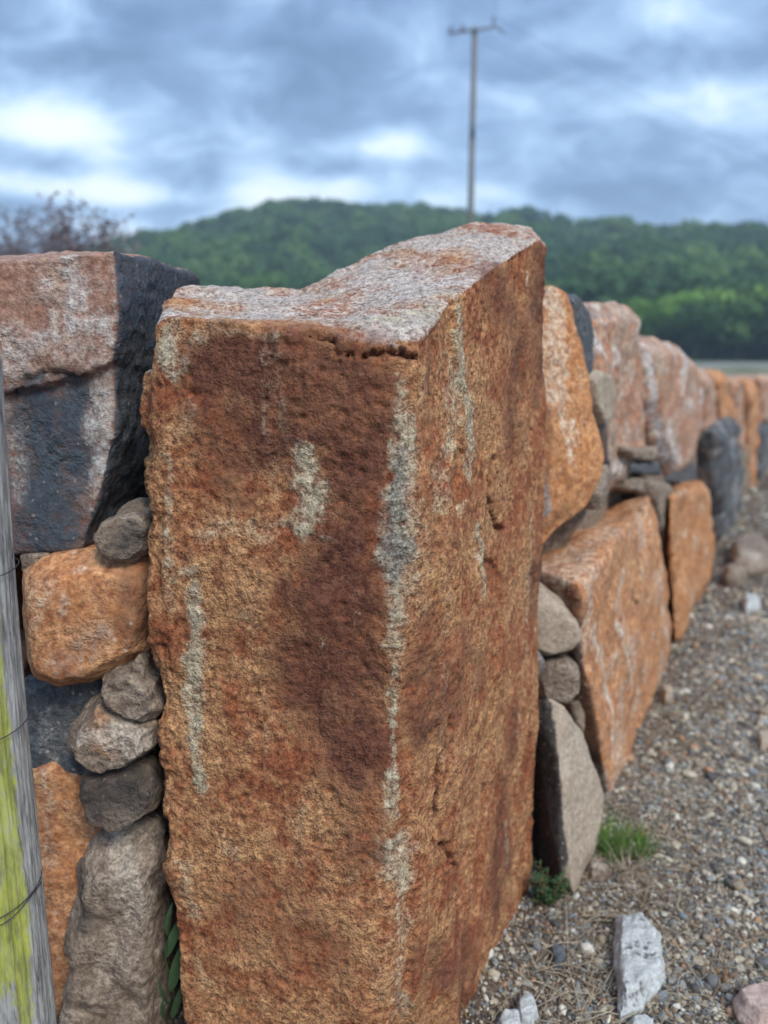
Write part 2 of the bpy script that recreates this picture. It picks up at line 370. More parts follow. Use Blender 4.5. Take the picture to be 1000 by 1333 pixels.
# --- stones left of it
def l1_extra(P, N, S, d, mask):
    sd_ = sstep(.45, .7, N[:,0])*sstep(-.52,-.47,P[:,0])
    mask[:,2] = np.maximum(mask[:,2], sd_*.97); mask[:,0] *= 1-sd_; mask[:,1] *= 1-sd_
    fl = np.abs(vnoise(S*26, 4))
    d = d+sd_*.004*ridged(S, 24, 3, 7)
    mask[:,0] = np.maximum(mask[:,0], (1-sd_)*sstep(0,.5,fbm(S, 7, 4, 91))*.5*(1-mask[:,2]))
    return d, mask
L1a = pts(U, [(-80,350),(0,352),(55,343),(95,330),(150,325),(154,400),(148,468),(110,486),(70,478),(20,508),(-80,520)], 1.165)+[U(262,361,1.75), U(262,500,1.75), U(-80,340,1.7), U(-80,500,1.7), U(200,342,1.42)]
L1b = pts(U, [(-80,400),(148,400),(151,560),(140,610),(125,655),(105,716),(30,718),(-80,722)], 1.182)+[U(262,400,1.75), U(250,640,1.7), U(232,660,1.6), U(150,690,1.4), U(-80,700,1.7), U(-80,400,1.7)]
stone('wall_stone', [L1a, L1b], 'rustgrey', 'large flat faced block with rusty top and blue grey lower half, leftmost in the wall', 'stone', GW, voxel=.005, smooth=3, seed=2,
      disp=((.010,5,3),(.005,18,4),(.002,60,3)), extra=l1_extra,
      stains=[(2,1.,[(50,530,40),(60,600,50),(65,690,55)]), (2,1.,[(95,510,28),(95,600,38)]), (0,.75,[(130,500,16),(132,600,16),(122,690,14)]), (0,.7,[(95,345,14),(100,430,18),(135,420,16)]), (0,.6,[(20,470,20),(60,455,14)]), (0,.6,[(150,340,6),(148,450,6)]), (0,.5,[(60,380,14),(75,440,14)]), (0,.5,[(25,560,14),(20,640,12)])],
      cracks=[(.008,6,[(-10,520),(20,510),(60,482),(110,488)])])
stone('wall_stone', [cap([(131,695),(140,672),(165,658),(190,664),(205,680),(200,712),(180,727),(150,727),(136,715)], 1.15, .035, .15)], 'greybrown',
      'small dark faceted stone wedged under the block edge, left of the standing stone', 'stone', GW, voxel=.0035, smooth=1, seed=3, facet=.018, stains=[(1,.8,[(160,700,25),(180,690,20)])])
stone('wall_stone', [cap([(33,745),(60,726),(120,717),(175,716),(212,735),(214,800),(200,850),(150,868),(120,884),(80,891),(48,878),(37,830)], 1.16, .045, .2, .72)], 'orange',
      'rounded orange brown stone beneath the small dark stone, nearest the fence post', 'stone', GW, voxel=.004, smooth=6, seed=4, disp=((.010,6,3),(.003,25,3),(.001,90,2)),
      stains=[(1,.7,[(180,760,25),(180,820,35)]), (0,.4,[(60,760,20),(50,800,15)]), (0,.5,[(80,790,12),(110,740,10)]), (2,.45,[(90,860,35),(130,820,20)])])
stone('wall_stone', [cap([(131,885),(150,867),(172,864),(205,885),(212,920),(190,938),(165,933),(143,912)], 1.13, .03, .10, .75), cap([(172,858),(182,851),(192,860),(194,885),(176,885)], 1.125, .015, .05)], 'greybrown',
      'small knobbly brown stone with a nub on top, under the rounded orange stone', 'stone', GW, voxel=.003, smooth=1, seed=5, facet=.016, ffreq=22, disp=((.006,14,3),(.0025,50,3),(.001,120,2)))
stone('wall_stone', [cap([(90,962),(105,925),(130,905),(160,930),(205,940),(215,965),(195,975),(165,1000),(140,1007),(115,994),(95,978)], 1.135, .04, .12, .68)], 'greybrown',
      'small tan and grey angular stone with pointed left end, fourth down beside the standing stone', 'stone', GW, voxel=.0032, smooth=1, seed=6, facet=.018,
      stains=[(0,.75,[(105,965,12),(150,960,25),(180,965,20)]), (2,.9,[(130,935,12),(132,975,14)])])
stone('wall_stone', [cap([(103,1020),(112,1000),(150,990),(195,992),(213,1020),(208,1050),(180,1070),(150,1074),(115,1064)], 1.14, .04, .12, .78)], 'greybrown',
      'smooth dark grey cobble squeezed between the tan angular stone and the tall craggy stone', 'stone', GW, voxel=.0035, smooth=2, seed=7, facet=.012, stains=[(1,.9,[(130,1030,50),(170,1030,50)])])
L7 = [(120,1090),(150,1072),(195,1064),(214,1080),(212,1200),(222,1300),(225,1400),(75,1400),(82,1320),(95,1255),(110,1170)]
stone('wall_stone', [cap(L7, 1.17, .055, .2, .7), [U(92,1200,1.16), U(110,1120,1.17), U(125,1130,1.13), U(130,1240,1.11), U(90,1240,1.14), U(120,1220,1.25), U(110,1150,1.3)]], 'greybrown',
      'tall craggy light grey brown stone standing on the ground below the dark cobble', 'stone', GW, voxel=.004, smooth=1, seed=8, facet=.022, ffreq=11, disp=((.012,9,4),(.006,28,3),(.002,80,3)),
      stains=[(0,.75,[(150,1090,20),(165,1150,25),(185,1190,20)]), (1,.75,[(110,1140,14),(112,1200,16)]), (0,.35,[(150,1260,40)]), (0,.5,[(92,1250,9),(90,1300,8)])])
stone('wall_stone', [cap([(30,885),(70,870),(140,872),(160,930),(140,1010),(60,1010),(20,980)], 1.22, .03, .3, .9)], 'basalt',
      'blue black stone set back in shadow behind the fence post, under the rounded orange stone', 'stone', GW, voxel=.006, seed=9, stains=[(0,.5,[(58,925,8),(62,960,10),(68,985,10)])])
stone('wall_stone', [cap([(20,985),(70,975),(130,1000),(150,1080),(125,1200),(105,1290),(70,1340),(15,1340)], 1.205, .03, .3, .88)], 'orange',
      'tall orange brown stone between the fence post and the craggy grey brown stone', 'stone', GW, voxel=.005, seed=10, stains=[(0,.45,[(62,1010,8),(65,1130,8)])])
stone('wall_stone', [cap([(28,716),(70,716),(60,745),(30,745)], 1.19, .02, .15, .9)], 'greybrown', 'thin brown pinning stone under the leftmost block', 'stone', GW, voxel=.005, seed=11)
stone('wall_stone', [[Vector(p) for p in ((-.75,1.5,-.05),(-.1,1.55,-.05),(-.75,1.85,-.05),(0,1.85,-.05),(-.75,1.5,.85),(-.1,1.52,.8),(-.75,1.85,.9),(0,1.85,.9))]], 'basalt',
      'added dark core stone blocking light in the gap left of the standing stone', 'stone', GW, voxel=.02, seed=12)  # backing stone added behind the gap to keep light out
stone('wall_stone', [[Vector(p) for p in ((-1.5,1.16,-.05),(-.62,1.2,-.05),(-1.5,1.6,-.05),(-.62,1.6,-.05),(-1.5,1.18,.68),(-.63,1.2,.66),(-1.5,1.6,.7),(-.62,1.6,.7))]], 'rustgrey',
      'rusty stone behind the fence post at the edge of the photo', 'stone', GW, voxel=.015, seed=13)
stone('wall_stone', [[Vector(p) for p in ((-2.2,1.2,.6),(-.68,1.2,.65),(-2.2,1.7,.6),(-.7,1.7,.65),(-2.2,1.22,1.2),(-.72,1.2,1.28),(-2.2,1.7,1.25),(-.7,1.7,1.3))]], 'rustgrey',
      'rusty top stone beyond the left edge of the photo', 'stone', GW, voxel=.018, seed=14)

# --- stones in the receding wall on the right
def w_extra(end_shade):
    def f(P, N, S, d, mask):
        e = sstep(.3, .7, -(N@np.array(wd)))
        mask[:, 1] = np.maximum(mask[:, 1], e*end_shade)  # shade of the end faces painted into the dark mask
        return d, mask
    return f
stone('wall_stone', [[U(700,380,1.80), U(716,376,1.80), U(737,384,1.82), U(752,455,1.82), U(772,540,1.80), U(788,592,1.79), U(781,628,1.77), U(762,660,1.75), U(702,716,1.68), U(685,722,1.68), U(670,600,1.69), U(690,450,1.73), U(722,560,1.70), U(716,640,1.675),
       U(716,378,2.05), U(760,500,2.05), U(780,600,2.05), U(690,690,2.0), U(680,500,2.0)]], 'ochre', 'leaning rust orange slab with a pointed right end directly right of the standing stone top', 'stone', GW, voxel=.006, smooth=2, seed=20, warp=.014,
      disp=((.012,6,3),(.005,20,3),(.002,60,2)), stains=[(0,.6,[(718,440,4),(732,540,7),(748,610,6)]), (2,.9,[(702,600,10),(708,660,14)]), (1,.6,[(740,660,14),(710,690,14)])], auto=(.5,.35,.25,.2), facet=.012, ffreq=7, extra=w_extra(.6))  # grey capsules on the left face paint in its shade
stone('wall_stone', [wcap([(733,384),(745,381),(758,400),(764,430),(766,490),(750,500),(738,440)], -.11, .02, .2)], 'basalt', 'dark charcoal wedge standing between the leaning rust slab and the pink rounded stone', 'stone', GW, voxel=.008, seed=21)
stone('wall_stone', [wcap([(758,396),(790,391),(815,398),(826,420),(832,470),(834,560),(832,600),(805,640),(782,642),(770,600),(768,520),(760,470)], -.11, .035, .3, .8)], 'pink',
      'upright pink stone with a rounded top and grey patches, behind the leaning rust slab', 'stone', GW, voxel=.008, seed=22, disp=((.010,5,3),(.006,20,3),(.002,60,2)),
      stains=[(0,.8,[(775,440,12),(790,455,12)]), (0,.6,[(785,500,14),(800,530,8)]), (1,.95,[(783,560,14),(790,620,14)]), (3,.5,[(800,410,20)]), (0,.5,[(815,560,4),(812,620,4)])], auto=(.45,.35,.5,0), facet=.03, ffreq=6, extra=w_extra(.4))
stone('wall_stone', [wcap([(760,492),(772,480),(786,486),(792,510),(790,545),(775,555),(764,530)], -.10, .03, .1)], 'tan', 'pale rounded cobble lodged in front of the upright pink stone', 'stone', GW, voxel=.006, seed=23)
stone('wall_stone', [wcap([(832,450),(850,440),(872,444),(892,462),(906,488),(908,560),(896,600),(876,627),(866,620),(845,575),(834,520)], -.10, .05, .35, .8)], 'pink',
      'pale pink stone tapering downward with orange stripes, beyond the upright pink stone', 'stone', GW, voxel=.010, seed=24, disp=((.010,4,3),(.007,15,3),(.003,50,2)),
      stains=[(0,.85,[(842,470,9),(848,540,9),(866,600,12)]), (0,.8,[(872,540,10),(880,600,10)]), (3,.6,[(860,455,20)]), (0,.5,[(885,500,7)])], facet=.02, ffreq=5, auto=(.55,.35,.3,.3))
stone('wall_stone', [wcap([(815,585),(848,583),(852,596),(837,600),(818,598)], -.07, .02, .2)], 'greybrown', 'thin brown pinning stone, topmost of the small stack under the tapering pink stone', 'stone', GW, voxel=.007, smooth=1, facet=.02, ffreq=12, seed=25)
stone('wall_stone', [wcap([(818,603),(852,600),(858,618),(840,618),(818,616)], -.08, .02, .2)], 'basalt', 'flat dark pinning stone in the middle of the small stack', 'stone', GW, voxel=.007, seed=26)
stone('wall_stone', [wcap([(812,622),(845,621),(850,634),(830,640),(812,638)], -.08, .02, .2)], 'greybrown', 'flat brown grey pinning stone lying on top of the long orange slab', 'stone', GW, voxel=.007, smooth=1, facet=.02, ffreq=12, seed=27)
stone('wall_stone', [[W(752,764,-.01), W(758,756,-.02), W(800,705,-.01), W(845,652,-.02), W(858,690,0), W(872,800,0), W(872,860,0), W(845,940,.01), W(803,1048,.02), W(795,1050,.01), W(778,960,0), W(756,840,0),
       W(694,744,-.14), W(700,730,-.18), W(826,640,-.2), W(840,640,-.1), W(752,1080,-.3), W(700,1080,-.25), W(860,900,-.3)]], 'orange',
      'long orange slab with pale quartz veins leaning along the foot of the wall', 'stone', GW, voxel=.007, smooth=3, seed=28, warp=.014, disp=((.022,5,3),(.007,16,3),(.002,60,2)),
      stains=[(0,.85,[(822,690,4),(817,745,6),(803,790,10)]), (0,.8,[(772,818,12),(781,850,7),(797,910,9),(800,990,6)]), (0,.8,[(805,812,7),(812,840,5),(822,895,6)]), (0,.9,[(860,760,5),(868,830,5)]), (0,.45,[(760,720,20),(800,690,20)]), (0,.5,[(845,660,6),(850,720,4)]), (1,.6,[(825,900,8),(812,960,8)]), (1,.5,[(845,700,4),(855,800,4)])],
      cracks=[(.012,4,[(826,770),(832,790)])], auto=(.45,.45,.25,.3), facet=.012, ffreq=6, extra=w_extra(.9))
stone('wall_stone', [wcap([(843,625),(865,628),(872,660),(872,740),(862,740),(852,690),(843,645)], -.04, .03, .25)], 'greybrown', 'upright grey brown stone jammed between the two orange slabs', 'stone', GW, voxel=.010, seed=29, stains=[(0,.6,[(858,650,6),(862,690,6)])])
stone('wall_stone', [[W(872,645,-.02), W(900,634,-.02), W(914,630,-.03), W(922,640,0), W(926,700,0), W(924,745,.01), W(900,790,.02), W(880,836,.02), W(874,760,0), W(868,660,-.14), W(880,626,-.22), W(912,624,-.2), W(920,750,-.3), W(872,820,-.3)]], 'ochre',
      'bright orange slab with a flat ledge top, second slab along the foot of the wall', 'stone', GW, voxel=.010, smooth=4, seed=30, disp=((.025,4,3),(.008,15,3)), stains=[(0,.4,[(890,640,10)])], facet=.02, ffreq=5, auto=(.45,.5,.3,.3))
stone('wall_stone', [wcap([(870,600),(895,598),(905,622),(880,634),(866,628)], -.12, .03, .25)], 'basalt', 'dark stone under the tip of the tapering pink stone', 'stone', GW, voxel=.010, seed=31)
far = [
 ([(902,486),(925,482),(930,520),(926,610),(918,636),(908,600),(904,540)], 'pink', 'pink upright stone right after the tapering stone', (.3,.3,0,0), -.12),
 ([(922,484),(946,488),(945,540),(938,600),(930,650),(926,560)], 'orange', 'narrow orange upright stone above the blue grey slab', (.3,.2,0,0), -.10),
 ([(928,560),(950,540),(958,600),(956,690),(940,748),(930,740),(927,640)], 'basalt', 'tall blue grey slab standing on the gravel past the second orange slab', (.7,.1,.5,0), -.03),
 ([(944,492),(968,492),(972,560),(966,600),(950,580)], 'pink', 'pinkish top stone with a dark hollow, beyond the narrow orange stone', (.3,.4,0,0), -.07),
 ([(955,590),(968,580),(972,640),(970,700),(955,715),(952,650)], 'greybrown', 'grey brown stone low in the far wall beside the blue grey slab', (.3,.4,0,0), -.04),
 ([(966,496),(986,494),(986,600),(978,690),(968,690),(968,580)], 'orange', 'tall thin orange stone in the far part of the wall', (.4,.2,0,0), -.03),
 ([(984,550),(1000,545),(1003,640),(998,700),(984,696)], 'basalt', 'dark slab at the right edge of the photo, far along the wall', (.6,0,.4,0), .02),
 ([(984,492),(1002,490),(1004,545),(986,552)], 'pink', 'pale pink top stone above the dark slab at the right edge', (.4,.2,0,0), .0),
 ([(1002,491),(1020,489),(1022,560),(1018,640),(1003,660)], 'orange', 'far wall stone just outside the right edge', (.4,.2,0,0), .0),
 ([(1020,489),(1036,488),(1038,560),(1034,600),(1020,620)], 'pink', 'farthest wall stone out of frame on the right', (.4,.2,0,0), .0)]
for k, (ol, mt, lb, au, of) in enumerate(far):
    stone('wall_stone', [wcap(ol, of, .05, .35, .85)], mt, lb, 'stone', GW, voxel=.014, smooth=1, seed=40+k, facet=.05, ffreq=4.5, disp=((.02,3.5,3),(.014,12,4)), auto=au)
# hidden core added behind the faces: keeps the wall solid and blocks light
for k, (a, b, z0, z1) in enumerate([(1.9,2.6,0,1.0),(2.5,3.6,0,.95),(3.5,5.0,0,.85),(4.9,7.0,0,.8),(6.9,9.5,0,.75)]):
    p0 = WP+wd*((a-1.197)/wd.y); p1 = WP+wd*((b-1.197)/wd.y); q = []
    for p in (p0, p1):
        for off in (-.16, -.5):
            for z in (z0-.05, z1): q.append(p+wn*off+Vector((0,0,z)))
    stone('wall_stone', [q], 'greybrown', ['added core stone behind the leaning rust slab','added core stone behind the long orange slab','added core stone behind the second orange slab','added core stone behind the blue grey slab','added core stone at the far end of the wall'][k], 'stone', GW, voxel=.03, smooth=3, seed=60+k)
# small stones in the joint right of the standing stone
stone('wall_stone', [cap([(680,770),(705,763),(730,778),(750,800),(758,828),(742,845),(710,853),(682,845)], 1.66, .05, .15, .7)], 'tan', 'smooth tan egg shaped stone in the joint right of the standing stone', 'stone', GW, voxel=.005, smooth=6, seed=70, disp=((.008,8,3),(.002,40,3)))
stone('wall_stone', [cap([(682,850),(702,847),(711,862),(704,877),(684,880)], 1.60, .03, .1, .75)], 'basalt', 'tiny blue grey stone under the smooth tan egg shaped stone', 'stone', GW, voxel=.004, seed=71, stains=[(3,.9,[(700,862,20)]),(0,.35,[(700,862,20)])])
stone('wall_stone', [cap([(692,880),(712,858),(740,853),(755,865),(758,900),(738,916),(700,908)], 1.64, .04, .15, .75)], 'greybrown', 'grey rounded stone between the egg shaped stone and the pointed tan stone', 'stone', GW, voxel=.005, smooth=4, seed=72, facet=.014)
S4 = [U(694,912,1.62), U(712,907,1.60), U(735,918,1.60), U(760,955,1.64), U(787,1035,1.64), U(782,1070,1.62), U(770,1115,1.58), U(748,1165,1.50), U(728,1150,1.50), U(728,1000,1.53),
      U(694,1150,1.66), U(694,1000,1.68), U(694,912,1.75), U(760,960,1.85), U(785,1040,1.85), U(700,1120,1.8), U(745,1180,1.56)]
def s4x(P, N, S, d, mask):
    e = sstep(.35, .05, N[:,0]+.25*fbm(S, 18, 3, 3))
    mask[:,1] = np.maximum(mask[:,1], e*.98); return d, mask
stone('wall_stone', [S4], 'tan', 'pointed tan stone with a black left side standing on the ground beside the standing stone', 'stone', GW, voxel=.005, smooth=5, seed=73, disp=((.012,6,3),(.003,30,3),(.001,90,2)), extra=s4x, stains=[(2,.3,[(770,1030,20)]),(0,.4,[(750,960,12)])])
stone('wall_stone', [cap([(735,905),(752,900),(762,930),(760,955),(745,940)], 1.76, .03, .12)], 'greybrown', 'small grey chip behind the pointed tan stone', 'stone', GW, voxel=.006, seed=74)
stone('wall_stone', [cap([(690,560),(730,640),(770,660),(700,760),(680,740)], 1.95, .03, .12)], 'greybrown', 'dark stone deep in the joint under the leaning rust slab', 'stone', GW, voxel=.01, seed=75)
stone('wall_stone', [wcap([(768,640),(780,625),(786,600),(790,620),(782,650),(770,665)], -.02, .02, .15)], 'greybrown', 'small grey wedge under the pointed end of the leaning rust slab', 'stone', GW, voxel=.007, seed=76)

# --- loose stones on the ground
GL = 'loose stones on the gravel'
def loose(outline, zc, mat, label, seed, th=.05, facet=.006, stains=(), vox=.003, **kw):
    x = sum(p[0] for p in outline)/len(outline); yb = sum(p[1] for p in outline)/len(outline)
    q = [G(px, py, zc) for px, py in outline]; c = sum(q, Vector())/len(q)
    h = q+[c+(p-c)*.72+Vector((0,0,th*.5)) for p in q]+[c+(p-c)*.8-Vector((0,0,th*.6+zc)) for p in q]
    return stone('loose_stone', [h], mat, label, 'stone', GL, voxel=vox, smooth=3, seed=seed, facet=facet, ffreq=26, disp=((.005,14,3),(.0025,60,3),(.001,140,2)), stains=stains, **kw)
def pit(P, N, S, d, mask):
    w1, w2, _ = worley(S, 80, 3); k = sstep(.58, .25, w1)*sstep(-.15,.25,vnoise(S*20,2))
    mask[:,1] = k*.85; return d-.005*k, mask
loose([(803,1192),(835,1188),(858,1215),(862,1250),(868,1275),(830,1315),(806,1326),(803,1290),(798,1240)], .022, 'white', 'pitted white stone lying on the gravel near the pointed tan stone', 80, .06, .008, extra=pit)
loose([(950,1300),(985,1284),(1030,1280),(1060,1310),(1040,1345),(985,1345),(960,1325)], .025, 'rose', 'pale rose stone at the bottom right corner of the photo', 81, .06)
loose([(672,1310),(690,1299),(702,1325),(690,1350),(676,1345)], .014, 'white', 'small white upright stone near the foot of the standing stone', 82, .045)
loose([(645,1335),(655,1320),(678,1322),(684,1345),(650,1352)], .012, 'white', 'small white stone at the bottom edge, left of its upright neighbour', 83, .04)
loose([(762,1125),(775,1118),(796,1132),(790,1141),(770,1140)], .014, 'greybrown', 'small flat grey stone below the bright grass tuft', 84, .03, stains=[(0,.7,[(775,1130,12)])])
loose([(820,1330),(838,1324),(856,1332),(850,1345),(822,1345)], .010, 'white', 'white chip at the bottom edge under the pitted stone', 85, .03)
loose([(716,1238),(728,1226),(738,1240),(736,1262),(722,1262)], .010, 'basalt', 'small blue grey stone between dry stems left of the pitted stone', 86, .03)
loose([(950,712),(965,700),(985,698),(1002,712),(1004,738),(975,744),(954,738)], .05, 'greybrown', 'pale grey boulder at the foot of the far wall', 87, .12, vox=.015, stains=[(0,.8,[(975,720,20)])])
loose([(940,745),(955,740),(975,748),(960,756),(944,754)], .04, 'greybrown', 'low grey boulder in front of the far blue grey slab', 88, .1, vox=.012)
loose([(965,780),(985,776),(992,790),(970,794)], .03, 'white', 'white cobble on the gravel far down the wall', 89, .06, vox=.01)
loose([(860,900),(872,896),(878,905),(866,912)], .02, 'tan', 'tan cobble at the foot of the long orange slab', 90, .05, vox=.006)
loose([(985,960),(1000,955),(1010,968),(990,976)], .015, 'tan', 'tan cobble at the right edge of the gravel', 91, .04, vox=.005)

# ------------------------------------------------------------------ ground
def gz(X, Y):
    P = np.stack([X, Y, np.zeros_like(X)], 1)
    return .010*fbm(P, 1.6, 3, 5)+.004*fbm(P, 9, 3, 6)
def sheet(name, xs, ys, zf, mat):
    nx, ny = len(xs), len(ys); XX, YY = np.meshgrid(xs, ys); X = XX.ravel(); Y = YY.ravel()
    V = np.stack([X, Y, zf(X, Y)], 1)
    F = [(j*nx+i, j*nx+i+1, (j+1)*nx+i+1, (j+1)*nx+i) for j in range(ny-1) for i in range(nx-1)]
    return mesh_obj(name, V, F, mat)
def ground_mat():
    m = bpy.data.materials.new('gravel_and_soil'); m.use_nodes = True; n = NT(m.node_tree)
    tc = n('ShaderNodeNewGeometry').outputs['Position']
    def noise(sc, d=4., r=.6): return n('ShaderNodeTexNoise', inp={'Vector': tc, 'Scale': sc, 'Detail': d, 'Roughness': r}).outputs[0]
    s = n('ShaderNodeSeparateXYZ', inp={0: tc})
    # distance out from the wall foot
    wd_ = n('ShaderNodeVectorMath', operation='DOT_PRODUCT', inp={0: tc, 1: tuple(wn)}).outputs['Value']
    off = mth(n, 'SUBTRACT', wd_, wn.dot(WP)); off = mth(n, 'ADD', off, mth(n, 'MULTIPLY', mth(n, 'SUBTRACT', noise(3.), .5), .5))
    soil = ramp(n, mth(n, 'MULTIPLY_ADD', noise(160.), .6, mth(n, 'MULTIPLY', noise(9.), .4)), [(.32,(.04,.027,.018)),(.5,(.12,.085,.06)),(.68,(.27,.205,.15))])
    vo = n('ShaderNodeTexVoronoi', inp={'Vector': tc, 'Scale': 75.}); vsc = n('ShaderNodeSeparateColor', inp={0: vo.outputs['Color']})
    grav = ramp(n, vsc.outputs[0], [(0,(.09,.085,.085)),(.3,(.17,.16,.155)),(.55,(.27,.245,.22)),(.8,(.34,.30,.26)),(1,(.46,.43,.39))])
    grav = mixc(n, mrange(n, vo.outputs['Distance'], .35, .75), grav, (.05,.042,.036))
    near = mixc(n, mrange(n, off, .15, .7), soil, grav)
    far = ramp(n, noise(.25), [(.35,(.07,.10,.035)),(.5,(.17,.16,.085)),(.65,(.33,.28,.20))])
    col = mixc(n, mrange(n, s.outputs[1], 9., 16.), near, far)
    # the pale strip of road below the wood
    rd = mth(n, 'MULTIPLY', mrange(n, s.outputs[1], 58, 60), mrange(n, s.outputs[1], 72, 70))
    col = mixc(n, rd, col, (.24,.23,.21))
    h = mth(n, 'MULTIPLY_ADD', noise(180.), .5, mth(n, 'MULTIPLY', vo.outputs['Distance'], -.6))
    bp = n('ShaderNodeBump', inp={'Strength': .8, 'Distance': .008, 'Height': h})
    bs = n('ShaderNodeBsdfPrincipled', inp={'Base Color': col, 'Roughness': .92, 'Specular IOR Level': .2, 'Normal': bp.outputs[0]})
    n('ShaderNodeOutputMaterial', inp={0: bs.outputs[0]}); return m
gm_ = ground_mat()
def axis(a, b, step, lo, hi, k=1.25):
    c = list(np.arange(a, b, step)); s = step; x = c[-1]
    while x < hi: s *= k; x += s; c.append(min(x, hi))
    s = step; x = c[0]
    while x > lo: s *= k; x -= s; c.insert(0, max(x, lo))
    return np.array(c)
gr = sheet('ground', axis(-1, 3.2, .03, -440, 440), axis(.5, 6, .03, -40, 440), gz, gm_); tag(gr, kind='structure')

# ------------------------------------------------------------------ instanced stuff helper (gravel, wood)
def proto_collection(name, objs):
    c = bpy.data.collections.new(name)
    for o in objs:
        c.objects.link(o)
        if o.name in C.objects: C.objects.unlink(o)
    return c
def instancer(name, P, ROT, SCL, IDX, coll):
    me = bpy.data.meshes.new(name); me.vertices.add(len(P)); me.vertices.foreach_set('co', P.astype(np.float32).reshape(-1))
    a = me.attributes.new('rot', 'FLOAT_VECTOR', 'POINT'); a.data.foreach_set('vector', ROT.astype(np.float32).reshape(-1))
    a = me.attributes.new('scl', 'FLOAT_VECTOR', 'POINT'); a.data.foreach_set('vector', SCL.astype(np.float32).reshape(-1))
    a = me.attributes.new('idx', 'INT', 'POINT'); a.data.foreach_set('value', IDX.astype(np.int32))
    o = bpy.data.objects.new(name, me); C.objects.link(o)
    ng = bpy.data.node_groups.new(name+'_nodes', 'GeometryNodeTree')
    ng.interface.new_socket('Geometry', in_out='INPUT', socket_type='NodeSocketGeometry'); ng.interface.new_socket('Geometry', in_out='OUTPUT', socket_type='NodeSocketGeometry')
    N_ = ng.nodes; L = ng.links
    gi = N_.new('NodeGroupInput'); go = N_.new('NodeGroupOutput'); ip = N_.new('GeometryNodeInstanceOnPoints'); ci = N_.new('GeometryNodeCollectionInfo')
    ci.inputs['Collection'].default_value = coll; ci.inputs['Separate Children'].default_value = True; ci.inputs['Reset Children'].default_value = True
    ip.inputs['Pick Instance'].default_value = True
    def na(nm, t):
        q = N_.new('GeometryNodeInputNamedAttribute'); q.data_type = t; q.inputs['Name'].default_value = nm
        return [s for s in q.outputs if s.enabled and s.name == 'Attribute'][0]
    er = N_.new('FunctionNodeEulerToRotation')
    L.new(gi.outputs[0], ip.inputs['Points']); L.new(ci.outputs[0], ip.inputs['Instance']); L.new(na('idx', 'INT'), ip.inputs['Instance Index'])
    L.new(na('rot', 'FLOAT_VECTOR'), er.inputs[0]); L.new(er.outputs[0], ip.inputs['Rotation']); L.new(na('scl', 'FLOAT_VECTOR'), ip.inputs['Scale'])
    L.new(ip.outputs[0], go.inputs[0])
    md = o.modifiers.new('gn', 'NODES'); md.node_group = ng
    return o
def pebble_mat():
    m = bpy.data.materials.new('gravel_pebbles'); m.use_nodes = True; n = NT(m.node_tree)
    oi = n('ShaderNodeObjectInfo'); tc = n('ShaderNodeTexCoord').outputs['Object']
    c = ramp(n, oi.outputs['Random'], [(0,(.08,.075,.07)),(.09,(.15,.15,.145)),(.20,(.23,.215,.19)),(.32,(.27,.215,.155)),(.43,(.17,.125,.09)),(.52,(.40,.34,.25)),(.63,(.27,.28,.27)),(.72,(.46,.41,.32)),(.81,(.38,.22,.13)),(.85,(.20,.225,.245)),(.91,(.54,.51,.44)),(.97,(.66,.62,.53))], 'CONSTANT')
    no = n('ShaderNodeTexNoise', inp={'Vector': tc, 'Scale': 3.5, 'Detail': 5., 'Roughness': .7}).outputs[0]
    g = mrange(n, no, .3, .7, .55, 1.4, False)
    c = mixc(n, 1., c, n('ShaderNodeCombineColor', inp={0: mth(n, 'MULTIPLY', g, 1.08), 1: mth(n, 'MULTIPLY', g, 1.06), 2: mth(n, 'MULTIPLY', g, 1.0)}).outputs[0], 'MULTIPLY')
    bp = n('ShaderNodeBump', inp={'Strength': .4, 'Distance': .001, 'Height': no})
    bs = n('ShaderNodeBsdfPrincipled', inp={'Base Color': c, 'Roughness': .75, 'Specular IOR Level': .35, 'Normal': bp.outputs[0]})
    n('ShaderNodeOutputMaterial', inp={0: bs.outputs[0]}); return m
pm = pebble_mat(); protos = []
for k in range(10):
    bm = bmesh.new(); bmesh.ops.create_icosphere(bm, subdivisions=3 if k < 7 else 2, radius=1)
    V = np.array([q.co[:] for q in bm.verts]); r = np.random.default_rng(k)
    # cut by planes for angular chips
    for _ in range(9):
        nn = r.normal(size=3); nn /= np.linalg.norm(nn); h = r.uniform(.55, .85); dd = V@nn; V = V-np.outer(np.maximum(dd-h, 0)*.92, nn)
    V = V*(1+.10*fbm(V+k*7, 1.4, 3, k))[:, None]*np.array([1, r.uniform(.65,.95), r.uniform(.5,.8)])
    for q, p in zip(bm.verts, V): q.co = p
    me = bpy.data.meshes.new('pebble'); bm.to_mesh(me); bm.free(); me.polygons.foreach_set('use_smooth', [True]*len(me.polygons)); me.materials.append(pm)
    protos.append(bpy.data.objects.new('pebble_%02d' % k, me))
pc = proto_collection('pebble_kinds', protos)
